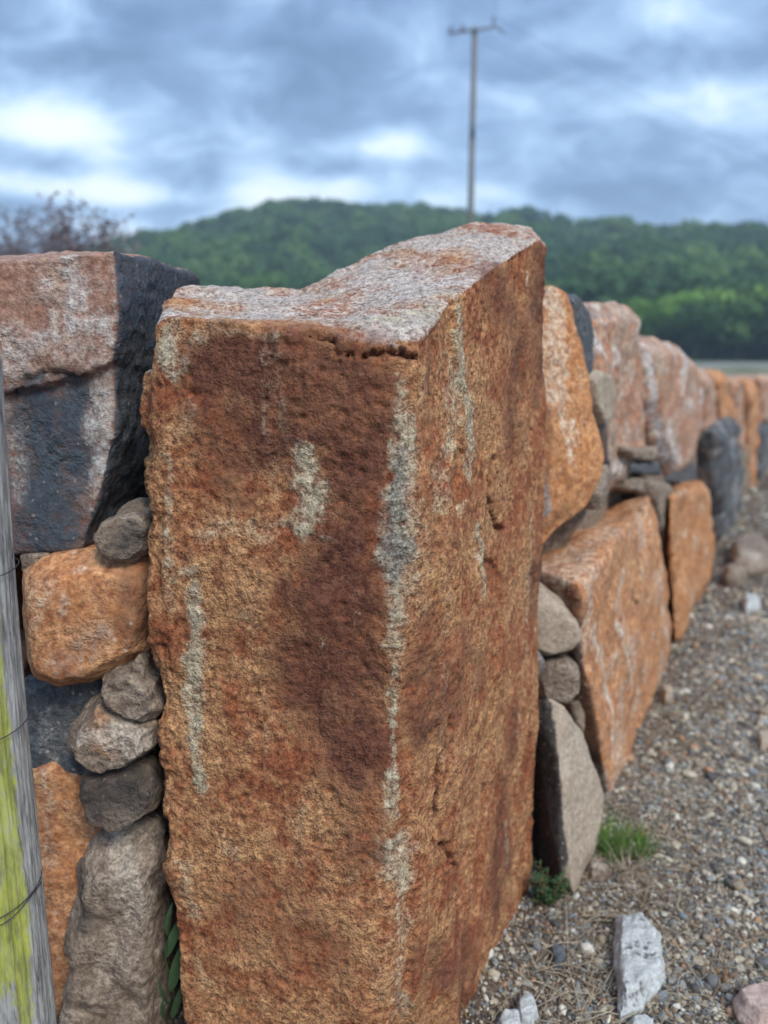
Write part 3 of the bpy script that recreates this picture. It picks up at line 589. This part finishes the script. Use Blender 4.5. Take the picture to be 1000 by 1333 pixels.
# points: right of the wall, in rings of distance; also a patch at the left wall foot
XS, YS, SZ = [], [], []
def scatter(nn, y0, y1, s0, s1, soil_keep=.45):
    Y = rng.uniform(y0, y1, nn*2); X = rng.uniform(-.1, .62*y1+.35, nn*2)
    off = (X-WP.x)*wn.x+(Y-WP.y)*wn.y
    keep = (X < .60*Y+.35) & (off > -.12) & ((rng.random(len(X)) < soil_keep+(1-soil_keep)*sstep(.05, .5, off+.2*vnoise(np.stack([X*4,Y*4,X*0],1),3))))
    X, Y = X[keep][:nn], Y[keep][:nn]
    XS.append(X); YS.append(Y); SZ.append(np.exp(rng.normal(math.log((s0+s1)/2), .38, len(X))).clip(s0*.5, s1*1.6))
scatter(46000, 1.0, 2.0, .0018, .0042, .38); scatter(6500, 1.0, 2.1, .0045, .0075, .3); scatter(550, 1.0, 2.2, .008, .012, .3)
scatter(34000, 2.0, 3.4, .003, .0062, .35); scatter(2600, 2.0, 3.6, .008, .013, .3); scatter(22000, 3.3, 6.5, .005, .011, .4); scatter(9000, 6.3, 12, .012, .024)
X = rng.uniform(-.8, 0.0, 2500); Y = rng.uniform(.85, 1.3, 2500); XS.append(X); YS.append(Y); SZ.append(rng.uniform(.002, .006, 2500))
X = np.concatenate(XS); Y = np.concatenate(YS); S_ = np.concatenate(SZ); npb = len(X)
P = np.stack([X, Y, gz(X, Y)+S_*rng.uniform(.0, .55, npb)], 1)
ROT = np.stack([rng.normal(0,.45,npb), rng.normal(0,.45,npb), rng.uniform(0,6.28,npb)], 1)
SCL = S_[:,None]*rng.uniform(.8,1.25,(npb,3))
gv = instancer('gravel', P, ROT, SCL, rng.integers(0,10,npb), pc); tag(gv, 'mixed grey and tan gravel spread along the foot of the wall', 'gravel', kind='stuff')

# ------------------------------------------------------------------ plants
def flat_mat(name, stops, rough=.7, sc=30., transl=0., stretch=None):
    m = bpy.data.materials.new(name); m.use_nodes = True; n = NT(m.node_tree)
    tc = n('ShaderNodeNewGeometry')
    vec = tc.outputs['Position']
    if stretch: vec = n('ShaderNodeVectorMath', operation='MULTIPLY', inp={0: vec, 1: stretch}).outputs[0]
    no = n('ShaderNodeTexNoise', inp={'Vector': vec, 'Scale': sc, 'Detail': 4., 'Roughness': .65}).outputs[0]
    f = mth(n, 'MULTIPLY_ADD', tc.outputs['Random Per Island'], .5, mth(n, 'MULTIPLY', no, .5))
    c = ramp(n, f, stops)
    bs = n('ShaderNodeBsdfPrincipled', inp={'Base Color': c, 'Roughness': rough, 'Specular IOR Level': .25})
    out = bs.outputs[0]
    if transl:
        tr = n('ShaderNodeBsdfTranslucent', inp={0: c}); out = n('ShaderNodeMixShader', inp={0: transl, 1: out, 2: tr.outputs[0]}).outputs[0]
    n('ShaderNodeOutputMaterial', inp={0: out}); return m
mg = flat_mat('fresh_grass', [(.2,(.06,.15,.02)),(.5,(.13,.27,.04)),(.8,(.30,.42,.12))], transl=.35)
mgd = flat_mat('dark_green_leaf', [(.2,(.025,.055,.02)),(.5,(.06,.115,.045)),(.8,(.12,.18,.085))], transl=.25)
mdry = flat_mat('dry_stem', [(.2,(.20,.14,.09)),(.5,(.40,.31,.20)),(.8,(.58,.49,.36))], transl=.1)
mred = flat_mat('reddish_dry_leaf', [(.2,(.12,.05,.02)),(.5,(.30,.16,.06)),(.8,(.42,.32,.13))], transl=.2)
class MB:
    def __init__(s): s.v = []; s.f = []
    def blade(s, base, dirv, length, width, bend, seg=5, sag=None):
        d = Vector(dirv).normalized(); side = d.cross(Vector((0,0,1)))
        side = side.normalized() if side.length > 1e-3 else Vector((1,0,0)); p = Vector(base); b = len(s.v)
        for i in range(seg+1):
            t = i/seg; w = width*(1-t)**.7*.5 + width*.04
            s.v += [p-side*w, p+Vector((0,0,0))+d.cross(side)*w*.35, p+side*w]
            if i < seg:
                p = p+d*(length/seg); d = (d+Vector((0,0,-bend/seg))).normalized()
        for i in range(seg):
            k = b+3*i; s.f += [(k,k+1,k+4,k+3),(k+1,k+2,k+5,k+4)]
    def leaf(s, base, d, up, length, width, seg=5, curl=.3):
        d = Vector(d).normalized(); side = d.cross(Vector(up)).normalized(); u = side.cross(d); b = len(s.v)
        for i in range(seg+1):
            t = i/seg; w = width*.5*math.sin(math.pi*min(1, t*.92+.06))**.8; p = Vector(base)+d*length*t-u*curl*length*t*t
            s.v += [p-side*w+u*w*.3, p, p+side*w+u*w*.3]
        for i in range(seg):
            k = b+3*i; s.f += [(k,k+1,k+4,k+3),(k+1,k+2,k+5,k+4)]
    def tube(s, path, r0, r1=None, sides=5):
        r1 = r0 if r1 is None else r1; path = [Vector(p) for p in path]; b = len(s.v); L = len(path)
        for i, p in enumerate(path):
            d = (path[min(i+1,L-1)]-path[max(i-1,0)]).normalized(); a = d.orthogonal().normalized() if abs(d.z) > .99 else d.cross(Vector((0,0,1))).normalized(); c = d.cross(a)
            r = r0+(r1-r0)*i/(L-1)
            for k in range(sides):
                q = 2*math.pi*k/sides; s.v.append(p+a*r*math.cos(q)+c*r*math.sin(q))
        for i in range(L-1):
            for k in range(sides): s.f.append((b+i*sides+k, b+i*sides+(k+1)%sides, b+(i+1)*sides+(k+1)%sides, b+(i+1)*sides+k))
        s.f.append(tuple(b+k for k in range(sides))[::-1]); s.f.append(tuple(b+(L-1)*sides+k for k in range(sides)))
    def build(s, name, mat, parent=None, smooth=True, origin=None):
        v = s.v
        if origin is not None: v = [Vector(p)-Vector(origin) for p in v]
        o = mesh_obj(name, v, s.f, mat, parent, smooth)
        if origin is not None and parent is None: o.location = origin
        return o
def tuft(name, c, nb, spread, lmin, lmax, w, mat, label, cat, lean=.5, bend=.8, group=None):
    mb = MB()
    for i in range(nb):
        a = random.uniform(0, 6.283); r = spread*random.random()**.7; b = c+Vector((math.cos(a)*r, math.sin(a)*r, -.002))
        a2 = a+random.uniform(-.8, .8); l = lean*random.random()
        mb.blade(b, (math.cos(a2)*l, math.sin(a2)*l, 1), random.uniform(lmin, lmax), w*random.uniform(.6,1.3), bend*random.uniform(.3,1.6))
    return tag(mb.build(name, mat, origin=c), label, cat, group)
GT = 'grass tufts at the wall foot'
tuft('grass_tuft', G(790,1108), 170, .05, .04, .10, .0028, mg, 'bright green grass tuft at the foot of the pointed tan stone', 'grass tuft', .7, .9, GT)
tuft('grass_tuft', G(832,1108), 130, .035, .04, .075, .0025, mg, 'low green grass tuft just right of the bright tuft', 'grass tuft', .9, .9, GT)
tuft('grass_tuft', G(820,1140), 45, .03, .05, .10, .0018, mdry, 'straw coloured dry tuft in front of the green grass', 'grass tuft', 1.6, 1.0, GT)
tuft('grass_tuft', G(940,1290), 26, .012, .03, .06, .003, mred, 'small reddish rosette of dry blades above the rose stone', 'grass tuft', 1.3, .8, GT)
tuft('grass_tuft', G(612,1333), 22, .02, .03, .07, .002, mred, 'yellow brown dry tuft at the foot of the standing stone', 'grass tuft', 1.0, .8, GT)
# low weed with whorls of narrow leaves
c = G(715,1180); wroot = bpy.data.objects.new('weed', None); C.objects.link(wroot); wroot.location = c
tag(wroot, 'dark green weed with narrow leaf whorls growing against the standing stone', 'plant')
for i in range(24):
    a = random.uniform(0, 6.283); l = random.uniform(.025,.075); tip = Vector((math.cos(a)*l*.75, math.sin(a)*l*.6, random.uniform(.02,.085)))
    mb = MB(); mb.tube([Vector((0,0,0)), tip*.5+Vector((0,0,.006)), tip], .0011, .0007); mb.build('stem', mred, wroot)
    mb = MB()
    for k in range(13):
        t = .35+.65*k/12; b = tip*t; aa = k*2.4; mb.leaf(b, (math.cos(aa), math.sin(aa), .7), (0,0,1), random.uniform(.013,.020), .005, 4, .3)
    mb.build('leaves', mgd, wroot)
# leafy sprig in the left gap
c = U(228,1345,1.13); lroot = bpy.data.objects.new('leafy_sprig', None); C.objects.link(lroot); lroot.location = c
tag(lroot, 'green leafy sprig growing up the dark gap left of the standing stone', 'plant')
st = [(228,1345),(226,1290),(216,1250),(222,1190)]
mb = MB(); mb.tube([U(x,y,1.13-.01*i)-c for i,(x,y) in enumerate(st)], .0014, .0008); mb.build('stem', mgd, lroot)
for (x, y, tx, ty, w) in [(216,1246,231,1200,.013),(222,1290,236,1236,.015),(226,1312,194,1288,.010),(224,1325,236,1290,.010),(220,1220,210,1192,.009),(218,1330,200,1316,.009)]:
    a = U(x,y,1.115)-c; b = U(tx,ty,1.085)-c; mb = MB(); mb.leaf(a, b-a, (random.uniform(-.7,.7),-1,random.uniform(0,.9)), (b-a).length*.9, w*1.25, 8, random.uniform(.1,.5)); mb.build('leaf', mgd, lroot)
# dry stems and litter
mb = MB()
def litter(x, y, L, r, z=.006):
    a = random.uniform(0, 6.283); bend = random.uniform(-1.2, 1.2); p = Vector((x, y, z+float(gz(np.array([x]),np.array([y]))[0]))); path = []
    lift = random.uniform(0,.25)
    for i in range(5):
        path.append(p.copy()); p = p+Vector((math.cos(a), math.sin(a), lift*(1 if i < 2 else -1)))*L/4; a += bend/4
    mb.tube(path, r, r*.6, 4)
for i in range(1500):
    Y = 1.12+1.6*random.random()**1.5; off = abs(random.gauss(0, .26)); p = WP+wd*((Y-1.197)/wd.y)+wn*(off+.02)
    litter(p.x, p.y, random.uniform(.02,.11), random.uniform(.0005,.0013), random.uniform(.004,.014))
for i in range(160): litter(random.uniform(-.62,-.3), random.uniform(1.0,1.17), random.uniform(.02,.07), random.uniform(.0005,.001), random.uniform(.004,.02))
for pl in [[(655,1165),(652,1215),(668,1290),(682,1333)],[(735,1120),(738,1200),(740,1260),(752,1300),(760,1333)],[(790,1120),(820,1160),(865,1180),(905,1165)],[(700,1310),(740,1290),(775,1295)],[(800,1140),(840,1180),(880,1230),(905,1270)],[(625,1262),(660,1300),(640,1330)]]:
    mb.tube([G(x,y,.012) for x,y in pl], .0011, .0008, 5)
tag(mb.build('dry_litter', mdry), 'scattered dry grass stems and twigs at the foot of the wall', 'plant litter', kind='stuff')

# ------------------------------------------------------------------ weathered fence post
def post():
    m = bpy.data.materials.new('weathered_wood'); m.use_nodes = True; n = NT(m.node_tree)
    tc = n('ShaderNodeTexCoord').outputs['Object']; at = n('ShaderNodeAttribute', attribute_name='mask')
    v1 = n('ShaderNodeVectorMath', operation='MULTIPLY', inp={0: tc, 1: (1,1,.10)}).outputs[0]
    a = n('ShaderNodeTexNoise', inp={'Vector': v1, 'Scale': 260., 'Detail': 6., 'Roughness': .7}).outputs[0]
    v2 = n('ShaderNodeVectorMath', operation='MULTIPLY', inp={0: tc, 1: (1,1,.3)}).outputs[0]
    b = n('ShaderNodeTexNoise', inp={'Vector': v2, 'Scale': 45., 'Detail': 5., 'Roughness': .65}).outputs[0]
    col = ramp(n, mth(n, 'MULTIPLY_ADD', a, .6, mth(n, 'MULTIPLY', b, .4)), [(.34,(.07,.066,.06)),(.44,(.24,.235,.22)),(.54,(.40,.395,.37)),(.68,(.60,.59,.55))])
    s = n('ShaderNodeSeparateColor', inp={0: at.outputs['Color']})
    sp = n('ShaderNodeTexNoise', inp={'Vector': v2, 'Scale': 150., 'Detail': 4., 'Roughness': .7}).outputs[0]
    sq = n('ShaderNodeTexNoise', inp={'Vector': n('ShaderNodeVectorMath', operation='MULTIPLY', inp={0: tc, 1: (1,1,.4)}).outputs[0], 'Scale': 38., 'Detail': 6., 'Roughness': .7}).outputs[0]
    k = mth(n, 'ADD', s.outputs[0], mth(n, 'MULTIPLY', mth(n, 'SUBTRACT', mth(n, 'MULTIPLY_ADD', sp, .5, mth(n, 'MULTIPLY', sq, .5)), .5), 3.6)); k = mth(n, 'MULTIPLY', mrange(n, k, .2, .85), mrange(n, s.outputs[0], .02, .2))
    lich = ramp(n, b, [(.35,(.27,.29,.06)),(.55,(.48,.50,.09)),(.7,(.50,.52,.24))])
    col = mixc(n, mth(n, 'MULTIPLY', k, mrange(n, a, .36, .56, .45, 1.)), col, lich); col = mixc(n, mth(n, 'MULTIPLY', s.outputs[1], .8), col, (.60,.60,.56))
    bp = n('ShaderNodeBump', inp={'Strength': .9, 'Distance': .003, 'Height': a})
    bs = n('ShaderNodeBsdfPrincipled', inp={'Base Color': col, 'Roughness': .85, 'Specular IOR Level': .2, 'Normal': bp.outputs[0]})
    n('ShaderNodeOutputMaterial', inp={0: bs.outputs[0]})
    na_, nz = 220, 420
    bot = U(12,1420,.95); bot.z = -.1; bot.y = .95; top = U(-66,468,.95); ax = top-bot
    th = np.linspace(0, 2*np.pi, na_, endpoint=False); tt = np.linspace(0, 1, nz)
    T, TH = np.meshgrid(tt, th, indexing='ij'); T = T.ravel(); TH = TH.ravel()
    Q = np.stack([np.cos(TH), np.sin(TH), T*.35+3], 1); Qw = np.stack([np.cos(TH)*1., np.sin(TH)*1., T*1.6], 1)
    r = .057+.004*fbm(Q, 1.3, 2, 1)+.0035*fbm(Q, 7, 3, 3)+.002*fbm(np.stack([Q[:,0]*26,Q[:,1]*26,T*6],1), 1, 3, 9)
    # long drying splits, wandering a little in angle
    mask = np.zeros((len(T),4))
    for th0, t0, t1, dep, wdt in [(-.92,.0,.24,.034,.12), (-.15,.3,.95,.005,.03), (-.55,.5,1,.005,.025), (-.75,.05,.9,.006,.03), (-1.0,.35,1,.005,.025), (-1.7,.1,.8,.01,.035), (-.35,0,.7,.006,.03), (2.0,0,1,.02,.06), (-2.4,0,.9,.012,.05)]:
        w = th0+.10*vnoise(np.stack([T*7,T*0,T*0+th0*9],1),2)
        dd = np.abs((TH-w+np.pi)%(2*np.pi)-np.pi); g = (1-sstep(0, 1, dd/wdt))*sstep(t0-.02, t0+.05, T)*sstep(t1+.03, t1-.08, T)
        r = r-dep*g
    ang = (TH+np.pi)%(2*np.pi)-np.pi
    lm = .8*sstep(.30,.40,T)*sstep(-.5,.05,fbm(Qw, 2.2, 3, 12))+.75*np.exp(-((ang+.72)/.15)**2)*sstep(.10,.2,T)*sstep(.75,.55,T)+.5*np.exp(-((ang+1.5)/.15)**2)*sstep(.16,.26,T)*sstep(.75,.55,T)+.55*np.exp(-((ang+1.6)/.25)**2)*sstep(.35,.5,T)
    mask[:,0] = np.clip(lm*1.35+.1,0,1)*sstep(-.30,-.5,ang)*sstep(1.0,.88,T)*sstep(.06,.14,T)
    mask[:,1] = np.exp(-((ang+1.4)/.28)**2)*sstep(.26,.14,T)
    base = np.array(bot)[None]+T[:,None]*np.array(ax)[None]
    base = base+np.stack([.006*np.sin(T*5+1), .003*np.sin(T*4), T*0],1)
    u = Vector((1,0,0)); 
    V = base+np.stack([np.cos(TH)*r, np.sin(TH)*r, T*0], 1)
    V[-na_:,2] += .01*fbm(Q[-na_:], 5, 2, 3)
    F = [(i*na_+k, i*na_+(k+1)%na_, (i+1)*na_+(k+1)%na_, (i+1)*na_+k) for i in range(nz-1) for k in range(na_)]
    F.append(tuple((nz-1)*na_+k for k in range(na_)))
    org = Vector((bot.x, bot.y, 0)); V = V-np.array(org)
    o = mesh_obj('fence_post', V, F, m); o.location = org
    at = o.data.attributes.new('mask', 'FLOAT_COLOR', 'POINT'); at.data.foreach_set('color', mask.reshape(-1))
    return tag(o, 'split grey wooden fence post with yellow green lichen at the left edge', 'fence post'), bot, ax
po, pbot, pax = post()
mwire = bpy.data.materials.new('rusted_wire'); mwire.use_nodes = True
b_ = mwire.node_tree.nodes['Principled BSDF']; b_.inputs['Base Color'].default_value = (.06,.06,.065,1); b_.inputs['Metallic'].default_value = .6; b_.inputs['Roughness'].default_value = .55
for k, (py, lab) in enumerate([(760,'top thin fence wire wrapped round the grey post'), (978,'middle fence wire wrapped round the grey post'), (1208,'lowest fence wire wrapped round the grey post, with loose twist')]):
    d = pdir(20, py); q = CAM+d*((pbot.y-.055)/d.y); t = (q.z-pbot.z)/pax.z; cc = pbot+pax*t; mb = MB(); path = []
    tilt = [.002,.012,.022][k]
    for i in range(33):
        a = -math.pi*.5-1.6+i/32*2*math.pi*1.02; rr = .0605
        path.append(cc+Vector((math.cos(a)*rr, math.sin(a)*rr, math.cos(a)*tilt+.002*math.sin(3*a)+i*.0001)))
    mb.tube(path, .0008, .0008, 6)
    p0 = path[0]; mb.tube([p0, p0+Vector((-.4,.01,-.03)), p0+Vector((-1.4,.02,-.05))], .0008, .0008, 6)
    if k == 2: mb.tube([p+Vector((.0,-.002,.004*math.sin(i*.9)-.006)) for i, p in enumerate(path[6:22])], .0008, .0008, 6)
    tag(mb.build('fence_wire', mwire, origin=cc), lab, 'wire', 'wires on the fence post')

# ------------------------------------------------------------------ utility pole
mpole = flat_mat('pole_timber', [(.2,(.10,.095,.085)),(.5,(.17,.165,.15)),(.8,(.24,.23,.21))], sc=6., stretch=(1,1,.1))
mcer = flat_mat('insulator_ceramic', [(.2,(.10,.10,.11)),(.8,(.18,.18,.2))], rough=.3)
PY = 21.; ptop = U(618,36,PY); proot = bpy.data.objects.new('utility_pole', None); C.objects.link(proot); proot.location = (ptop.x, PY, 0)
tag(proot, 'tall wooden utility pole with a crossarm rising behind the wall', 'utility pole')
H = ptop.z; o = Vector((ptop.x, PY, 0))
mb = MB(); mb.tube([Vector((0,0,-.3)), Vector((0,0,H*.5)), Vector((0,0,H))], .095, .065, 14); mb.build('pole', mpole, proot)
la, ra = U(583,46,PY)-o, U(640,38,PY)-o
mb = MB(); mb.tube([Vector((la.x,-.1,la.z)), Vector((ra.x,-.1,ra.z))], .028, .028, 6); mb.build('crossarm', mpole, proot)
mb = MB(); mb.tube([Vector((ra.x,-.1,ra.z)), U(642,31,PY)-o, U(657,44,PY)-o], .03, .02, 6); mb.build('bracket', mpole, proot)
ins = []
for x, y in ((586,42),(602,41),(642,30)):
    q = U(x,y,PY)-o; q.y = -.1; mb = MB(); mb.tube([q, q+Vector((0,0,.04)), q+Vector((0,0,.06)), q+Vector((0,0,.10))], .04, .025, 8); mb.build('insulator', mcer, proot); ins.append(q+Vector((0,0,.13))+o)
mb = MB(); mb.tube([Vector((0,-.12,H*.72)), Vector((0,-.12,H*.76))], .05, .05, 8); mb.build('bolt_plate', mcer, proot)
for k, q in enumerate(ins):
    e = (Vector((-6, -30, 8.2)), Vector((-4, -30, 8.2)), Vector((-2,-30, 8.2)))[k]; mb = MB()
    if k == 2: mb.tube([q.lerp(e, i/20)+Vector((0,0,-.9*4*(i/20)*(1-i/20))) for i in range(21)], .0035, .0035, 5)
    f = Vector((34+k*.6, 46, 7.5)); mb.tube([q.lerp(f, i/20)+Vector((0,0,-.9*4*(i/20)*(1-i/20))) for i in range(21)], .0035, .0035, 5)
    tag(mb.build('overhead_wire', mwire, origin=q), ['overhead wire on the left end of the crossarm','overhead wire between pole and left crossarm end','overhead wire on the right bracket of the pole'][k], 'wire', 'overhead wires')

# ------------------------------------------------------------------ bare shrub at the far left
mtwig = flat_mat('bare_twigs', [(.2,(.15,.12,.12)),(.5,(.24,.20,.20)),(.8,(.34,.29,.30))], sc=3.)
mhead = flat_mat('dry_seed_heads', [(.2,(.24,.19,.18)),(.5,(.36,.30,.29)),(.8,(.46,.39,.38))], sc=3., transl=.2)
def bare_shrub(px, Y, h, spread, n0, label):
    base = U(px, 455, Y); base.z = 0; root = bpy.data.objects.new('bare_shrub', None); C.objects.link(root); root.location = base
    tag(root, label, 'shrub', 'bare shrubs behind the wall'); mb = MB(); lf = MB()
    def grow(p, d, L, r, lev):
        path = [p]; q = p.copy(); dd = d.normalized()
        for i in range(4):
            dd = (dd+Vector((random.gauss(0,.12),random.gauss(0,.12),random.gauss(.04,.08)))).normalized(); q = q+dd*L/4; path.append(q.copy())
        mb.tube(path, r, r*.5, 4 if lev else 6)
        if lev < 3:
            for i in range(6 if lev else 8):
                k = random.randint(1, 4); nd = (dd+Vector((random.gauss(0,.55),random.gauss(0,.55),random.gauss(.1,.3)))).normalized(); grow(path[k], nd, L*random.uniform(.45,.65), r*.5, lev+1)
        else:
            for i in range(10):
                t = path[random.randint(1,4)]; v_ = Vector((random.gauss(0,1),random.gauss(0,1),random.gauss(.5,1))).normalized(); lf.leaf(t, v_, v_.orthogonal(), .07, .022, 2, .2)
    for i in range(n0):
        a = 6.283*i/n0; grow(Vector((.08*math.cos(a),.08*math.sin(a),0)), Vector((spread*math.cos(a),spread*math.sin(a),1)), h*.55, .016, 0)
    mb.build('branches', mtwig, root); lf.build('seed_heads', mhead, root)
bare_shrub(10, 7.5, 2.5, .22, 8, 'bare grey brown shrub standing tallest behind the leftmost block')
bare_shrub(66, 9.2, 1.5, .35, 6, 'low bare shrub to the right of the tall one, just over the leftmost block')
bare_shrub(-60, 7.5, 2.4, .35, 6, 'bare shrub at the left edge of the photo, half outside')

# ------------------------------------------------------------------ wooded hill
prof = [(-900,430),(-400,400),(-100,372),(0,350),(130,325),(200,306),(260,289),(330,267),(370,259),(410,267),(480,271),(560,273),(620,283),(700,286),(760,294),(850,295),(900,292),(1000,295),(1150,284),(1400,300),(1900,380),(2600,430)]
azs = np.array([math.atan2(pdir(x,y).x, pdir(x,y).y) for x,y in prof]); els = np.array([pdir(x,y).z/math.hypot(pdir(x,y).x,pdir(x,y).y) for x,y in prof])
TH_ = 12.5
def hill_h(X, Y):
    az = np.arctan2(X, Y); D = np.hypot(X, Y); el = np.interp(az, azs, els)
    crest = 265+25*np.sin(az*5+1)
    hc = np.maximum(el*crest+1.2-TH_, 2)
    foot = 88+10*np.sin(az*9+2)
    t = np.clip((D-foot)/(crest-foot), 0, None)
    prof_ = np.where(t < 1, (1-np.cos(np.pi*np.clip(t,0,1)**.85))/2, 1-.35*sstep(1, 2.2, t))
    Pn = np.stack([X, Y, X*0], 1)
    return hc*prof_*(1+.10*fbm(Pn, .018, 3, 3)*np.sin(np.pi*np.clip(t,0,1)))-.4*(1-np.clip(t*20,0,1))
mhill = flat_mat('hill_soil', [(.2,(.03,.045,.02)),(.5,(.05,.07,.03)),(.8,(.08,.10,.045))], sc=.2)
ds = np.linspace(80, 430, 60); aa = np.linspace(-1.1, 1.1, 150); D_, A_ = np.meshgrid(ds, aa, indexing='ij')
X = (D_*np.sin(A_)).ravel(); Y = (D_*np.cos(A_)).ravel(); Z = hill_h(X, Y); na = len(aa)
hill = mesh_obj('hill', np.stack([X,Y,Z],1), [(i*na+k, i*na+k+1, (i+1)*na+k+1, (i+1)*na+k) for i in range(len(ds)-1) for k in range(na-1)], mhill); tag(hill, kind='structure')
def crown_mat(name, stops):
    m = bpy.data.materials.new(name); m.use_nodes = True; n = NT(m.node_tree)
    oi = n('ShaderNodeObjectInfo'); ge = n('ShaderNodeNewGeometry')
    f = mth(n, 'MULTIPLY_ADD', oi.outputs['Random'], .65, mth(n, 'MULTIPLY', ge.outputs['Random Per Island'], .35))
    c = ramp(n, f, stops)
    d = n('ShaderNodeBsdfPrincipled', inp={'Base Color': c, 'Roughness': .7, 'Specular IOR Level': .2}); t = n('ShaderNodeBsdfTranslucent', inp={0: c})
    n('ShaderNodeOutputMaterial', inp={0: n('ShaderNodeMixShader', inp={0: .25, 1: d.outputs[0], 2: t.outputs[0]}).outputs[0]}); return m
mcr = crown_mat('wood_foliage', [(.0,(.030,.075,.026)),(.4,(.06,.13,.038)),(.75,(.11,.20,.05)),(1,(.18,.27,.07))])
mcl = crown_mat('light_foliage', [(.0,(.10,.20,.03)),(.5,(.18,.32,.05)),(1,(.27,.44,.08))])
mtrunk = flat_mat('tree_bark', [(.2,(.06,.05,.04)),(.8,(.14,.12,.10))], sc=2.)
def crown_mesh(name, h, w, nq, q, seed, mat):
    r = np.random.default_rng(seed); V = []; F = []; nl = 9
    lobes = [(r.normal(0,w*.24), r.normal(0,w*.24), h*r.uniform(.42,.85), w*r.uniform(.22,.38)) for _ in range(nl)]
    for i in range(nq):
        x,y,z,rad = lobes[r.integers(nl)]; d = r.normal(size=3); d /= np.linalg.norm(d)
        if d[2] < -.3 and r.random() < .6: d[2] *= -1
        p = np.array([x,y,z])+d*rad*r.uniform(.7,1.08)*np.array([1,1,.8]); nn = d+r.normal(0,.5,3); nn /= np.linalg.norm(nn)
        a = np.cross(nn, r.normal(size=3)); a /= np.linalg.norm(a); b = np.cross(nn, a); s = q*r.uniform(.5,1.2); k = len(V)
        V += [p-a*s-b*s*.6, p+a*s*.2-b*s, p+a*s+b*s*.3, p-a*s*.3+b*s]; F.append((k,k+1,k+2,k+3))
    me = bpy.data.meshes.new(name); me.from_pydata([tuple(v_) for v_ in V], [], F); me.materials.append(mat); return me
cps = [bpy.data.objects.new('crown_kind_%d' % k, crown_mesh('wood_crown', 7.5, 7, 1300, .42, 100+k, mcr)) for k in range(6)]
cc_ = proto_collection('crown_kinds', cps)
nt = 5200; az = rng.uniform(-.75, .80, nt*2); D = np.sqrt(rng.uniform(93**2, 330**2, nt*2)); X = D*np.sin(az); Y = D*np.cos(az)
# thin to a minimum spacing on a coarse grid
cell = set(); keep = []
for i in range(len(X)):
    k = (int(X[i]//4.2), int(Y[i]//4.2))
    if k in cell: continue
    cell.add(k); keep.append(i)
keep = np.array(keep); X, Y = X[keep], Y[keep]; nn_ = len(X); Z = hill_h(X, Y)-.6
sc = rng.uniform(.65, 1.25, nn_)
fo = instancer('hillside_wood', np.stack([X,Y,Z],1), np.stack([rng.normal(0,.06,nn_),rng.normal(0,.06,nn_),rng.uniform(0,6.28,nn_)],1), sc[:,None]*rng.uniform(.85,1.15,(nn_,3)), rng.integers(0,6,nn_), cc_)
tag(fo, 'dense dark green wood covering the hill behind the wall', 'wood', kind='stuff')
# lighter trees one can tell apart at the foot of the hill
spots = [(722,92,4.5,0),(765,90,5,1),(800,94,5.5,1),(848,90,6.5,1),(880,96,5.5,1),(905,88,5.5,0),(935,95,7,1),(962,90,6,0),(985,96,7.5,0),(1012,90,6.5,0),(1045,94,7,1),(690,96,5,0),(640,95,5,0),(430,95,5,1),(360,94,5,0),(300,96,5,1),(1080,90,6,0)]
names = ['behind the standing stone shoulder','left of the yellowish tree','slim, above the upright pink stone','yellowish, brightest of all at the hill foot','above the tapering pink stone','darker, above the pink upright stone','broad and bright above the narrow orange stone','darker green beyond the road','large dark at the right edge','just outside the right edge','outside the frame to the right','hidden low beside the standing stone peak','behind the standing stone','above the saddle of the standing stone','low dark one over the standing stone','low one at the left end of the wood','farthest outside on the right']
tproto = {}
for k, (px, Dd, hh, li) in enumerate(spots):
    d = pdir(px, 455); az_ = math.atan2(d.x, d.y); x, y = Dd*math.sin(az_), Dd*math.cos(az_); z = float(max(-0.1, hill_h(np.array([x]), np.array([y]))[0]))-.1
    root = bpy.data.objects.new('foot_tree', None); C.objects.link(root); root.location = (x,y,z); root.rotation_euler.z = k*1.7; s = hh/7.5; root.scale = (s,s,s)
    tag(root, ('light green' if li else 'mid green')+' tree at the hill foot, '+names[k], 'tree', 'trees at the foot of the hill')
    v_ = (li, k % 3)
    if v_ not in tproto:
        mb = MB(); mb.tube([Vector((0,0,-.5)), Vector((.1,0,2)), Vector((0,.1,4.5))], .22, .10, 7)
        for q in range(4):
            a = q*1.6; mb.tube([Vector((.05,0,2.2+q*.4)), Vector((math.cos(a)*1.2, math.sin(a)*1.2, 4+q*.4))], .09, .04, 5)
        tm = mesh_obj('trunk', mb.v, mb.f, mtrunk); me_t = tm.data; bpy.data.objects.remove(tm)
        tproto[v_] = (crown_mesh('crown', 7.5, 7, 1500, .36, 200+k, mcl if li else mcr), me_t)
    for nm, me in (('crown', tproto[v_][0]), ('trunk', tproto[v_][1])):
        o = bpy.data.objects.new(nm, me); C.objects.link(o); o.parent = root
print('TRIS stones', TRI)

# ------------------------------------------------------------------ haze
hv = [Vector((x,y,z)) for x in (-445,445) for y in (-45,470) for z in (-1.6,75)]
hz = mesh_obj('haze', hv, [(0,1,3,2),(4,6,7,5),(0,4,5,1),(2,3,7,6),(0,2,6,4),(1,5,7,3)], None, smooth=False)
mh = bpy.data.materials.new('air'); mh.use_nodes = True; n = NT(mh.node_tree)
pv = n('ShaderNodeVolumePrincipled', inp={'Color': (.72,.90,1,1), 'Density': .0012, 'Anisotropy': .0})
n('ShaderNodeOutputMaterial', inp={1: pv.outputs[0]}); hz.data.materials.append(mh); tag(hz, kind='stuff')
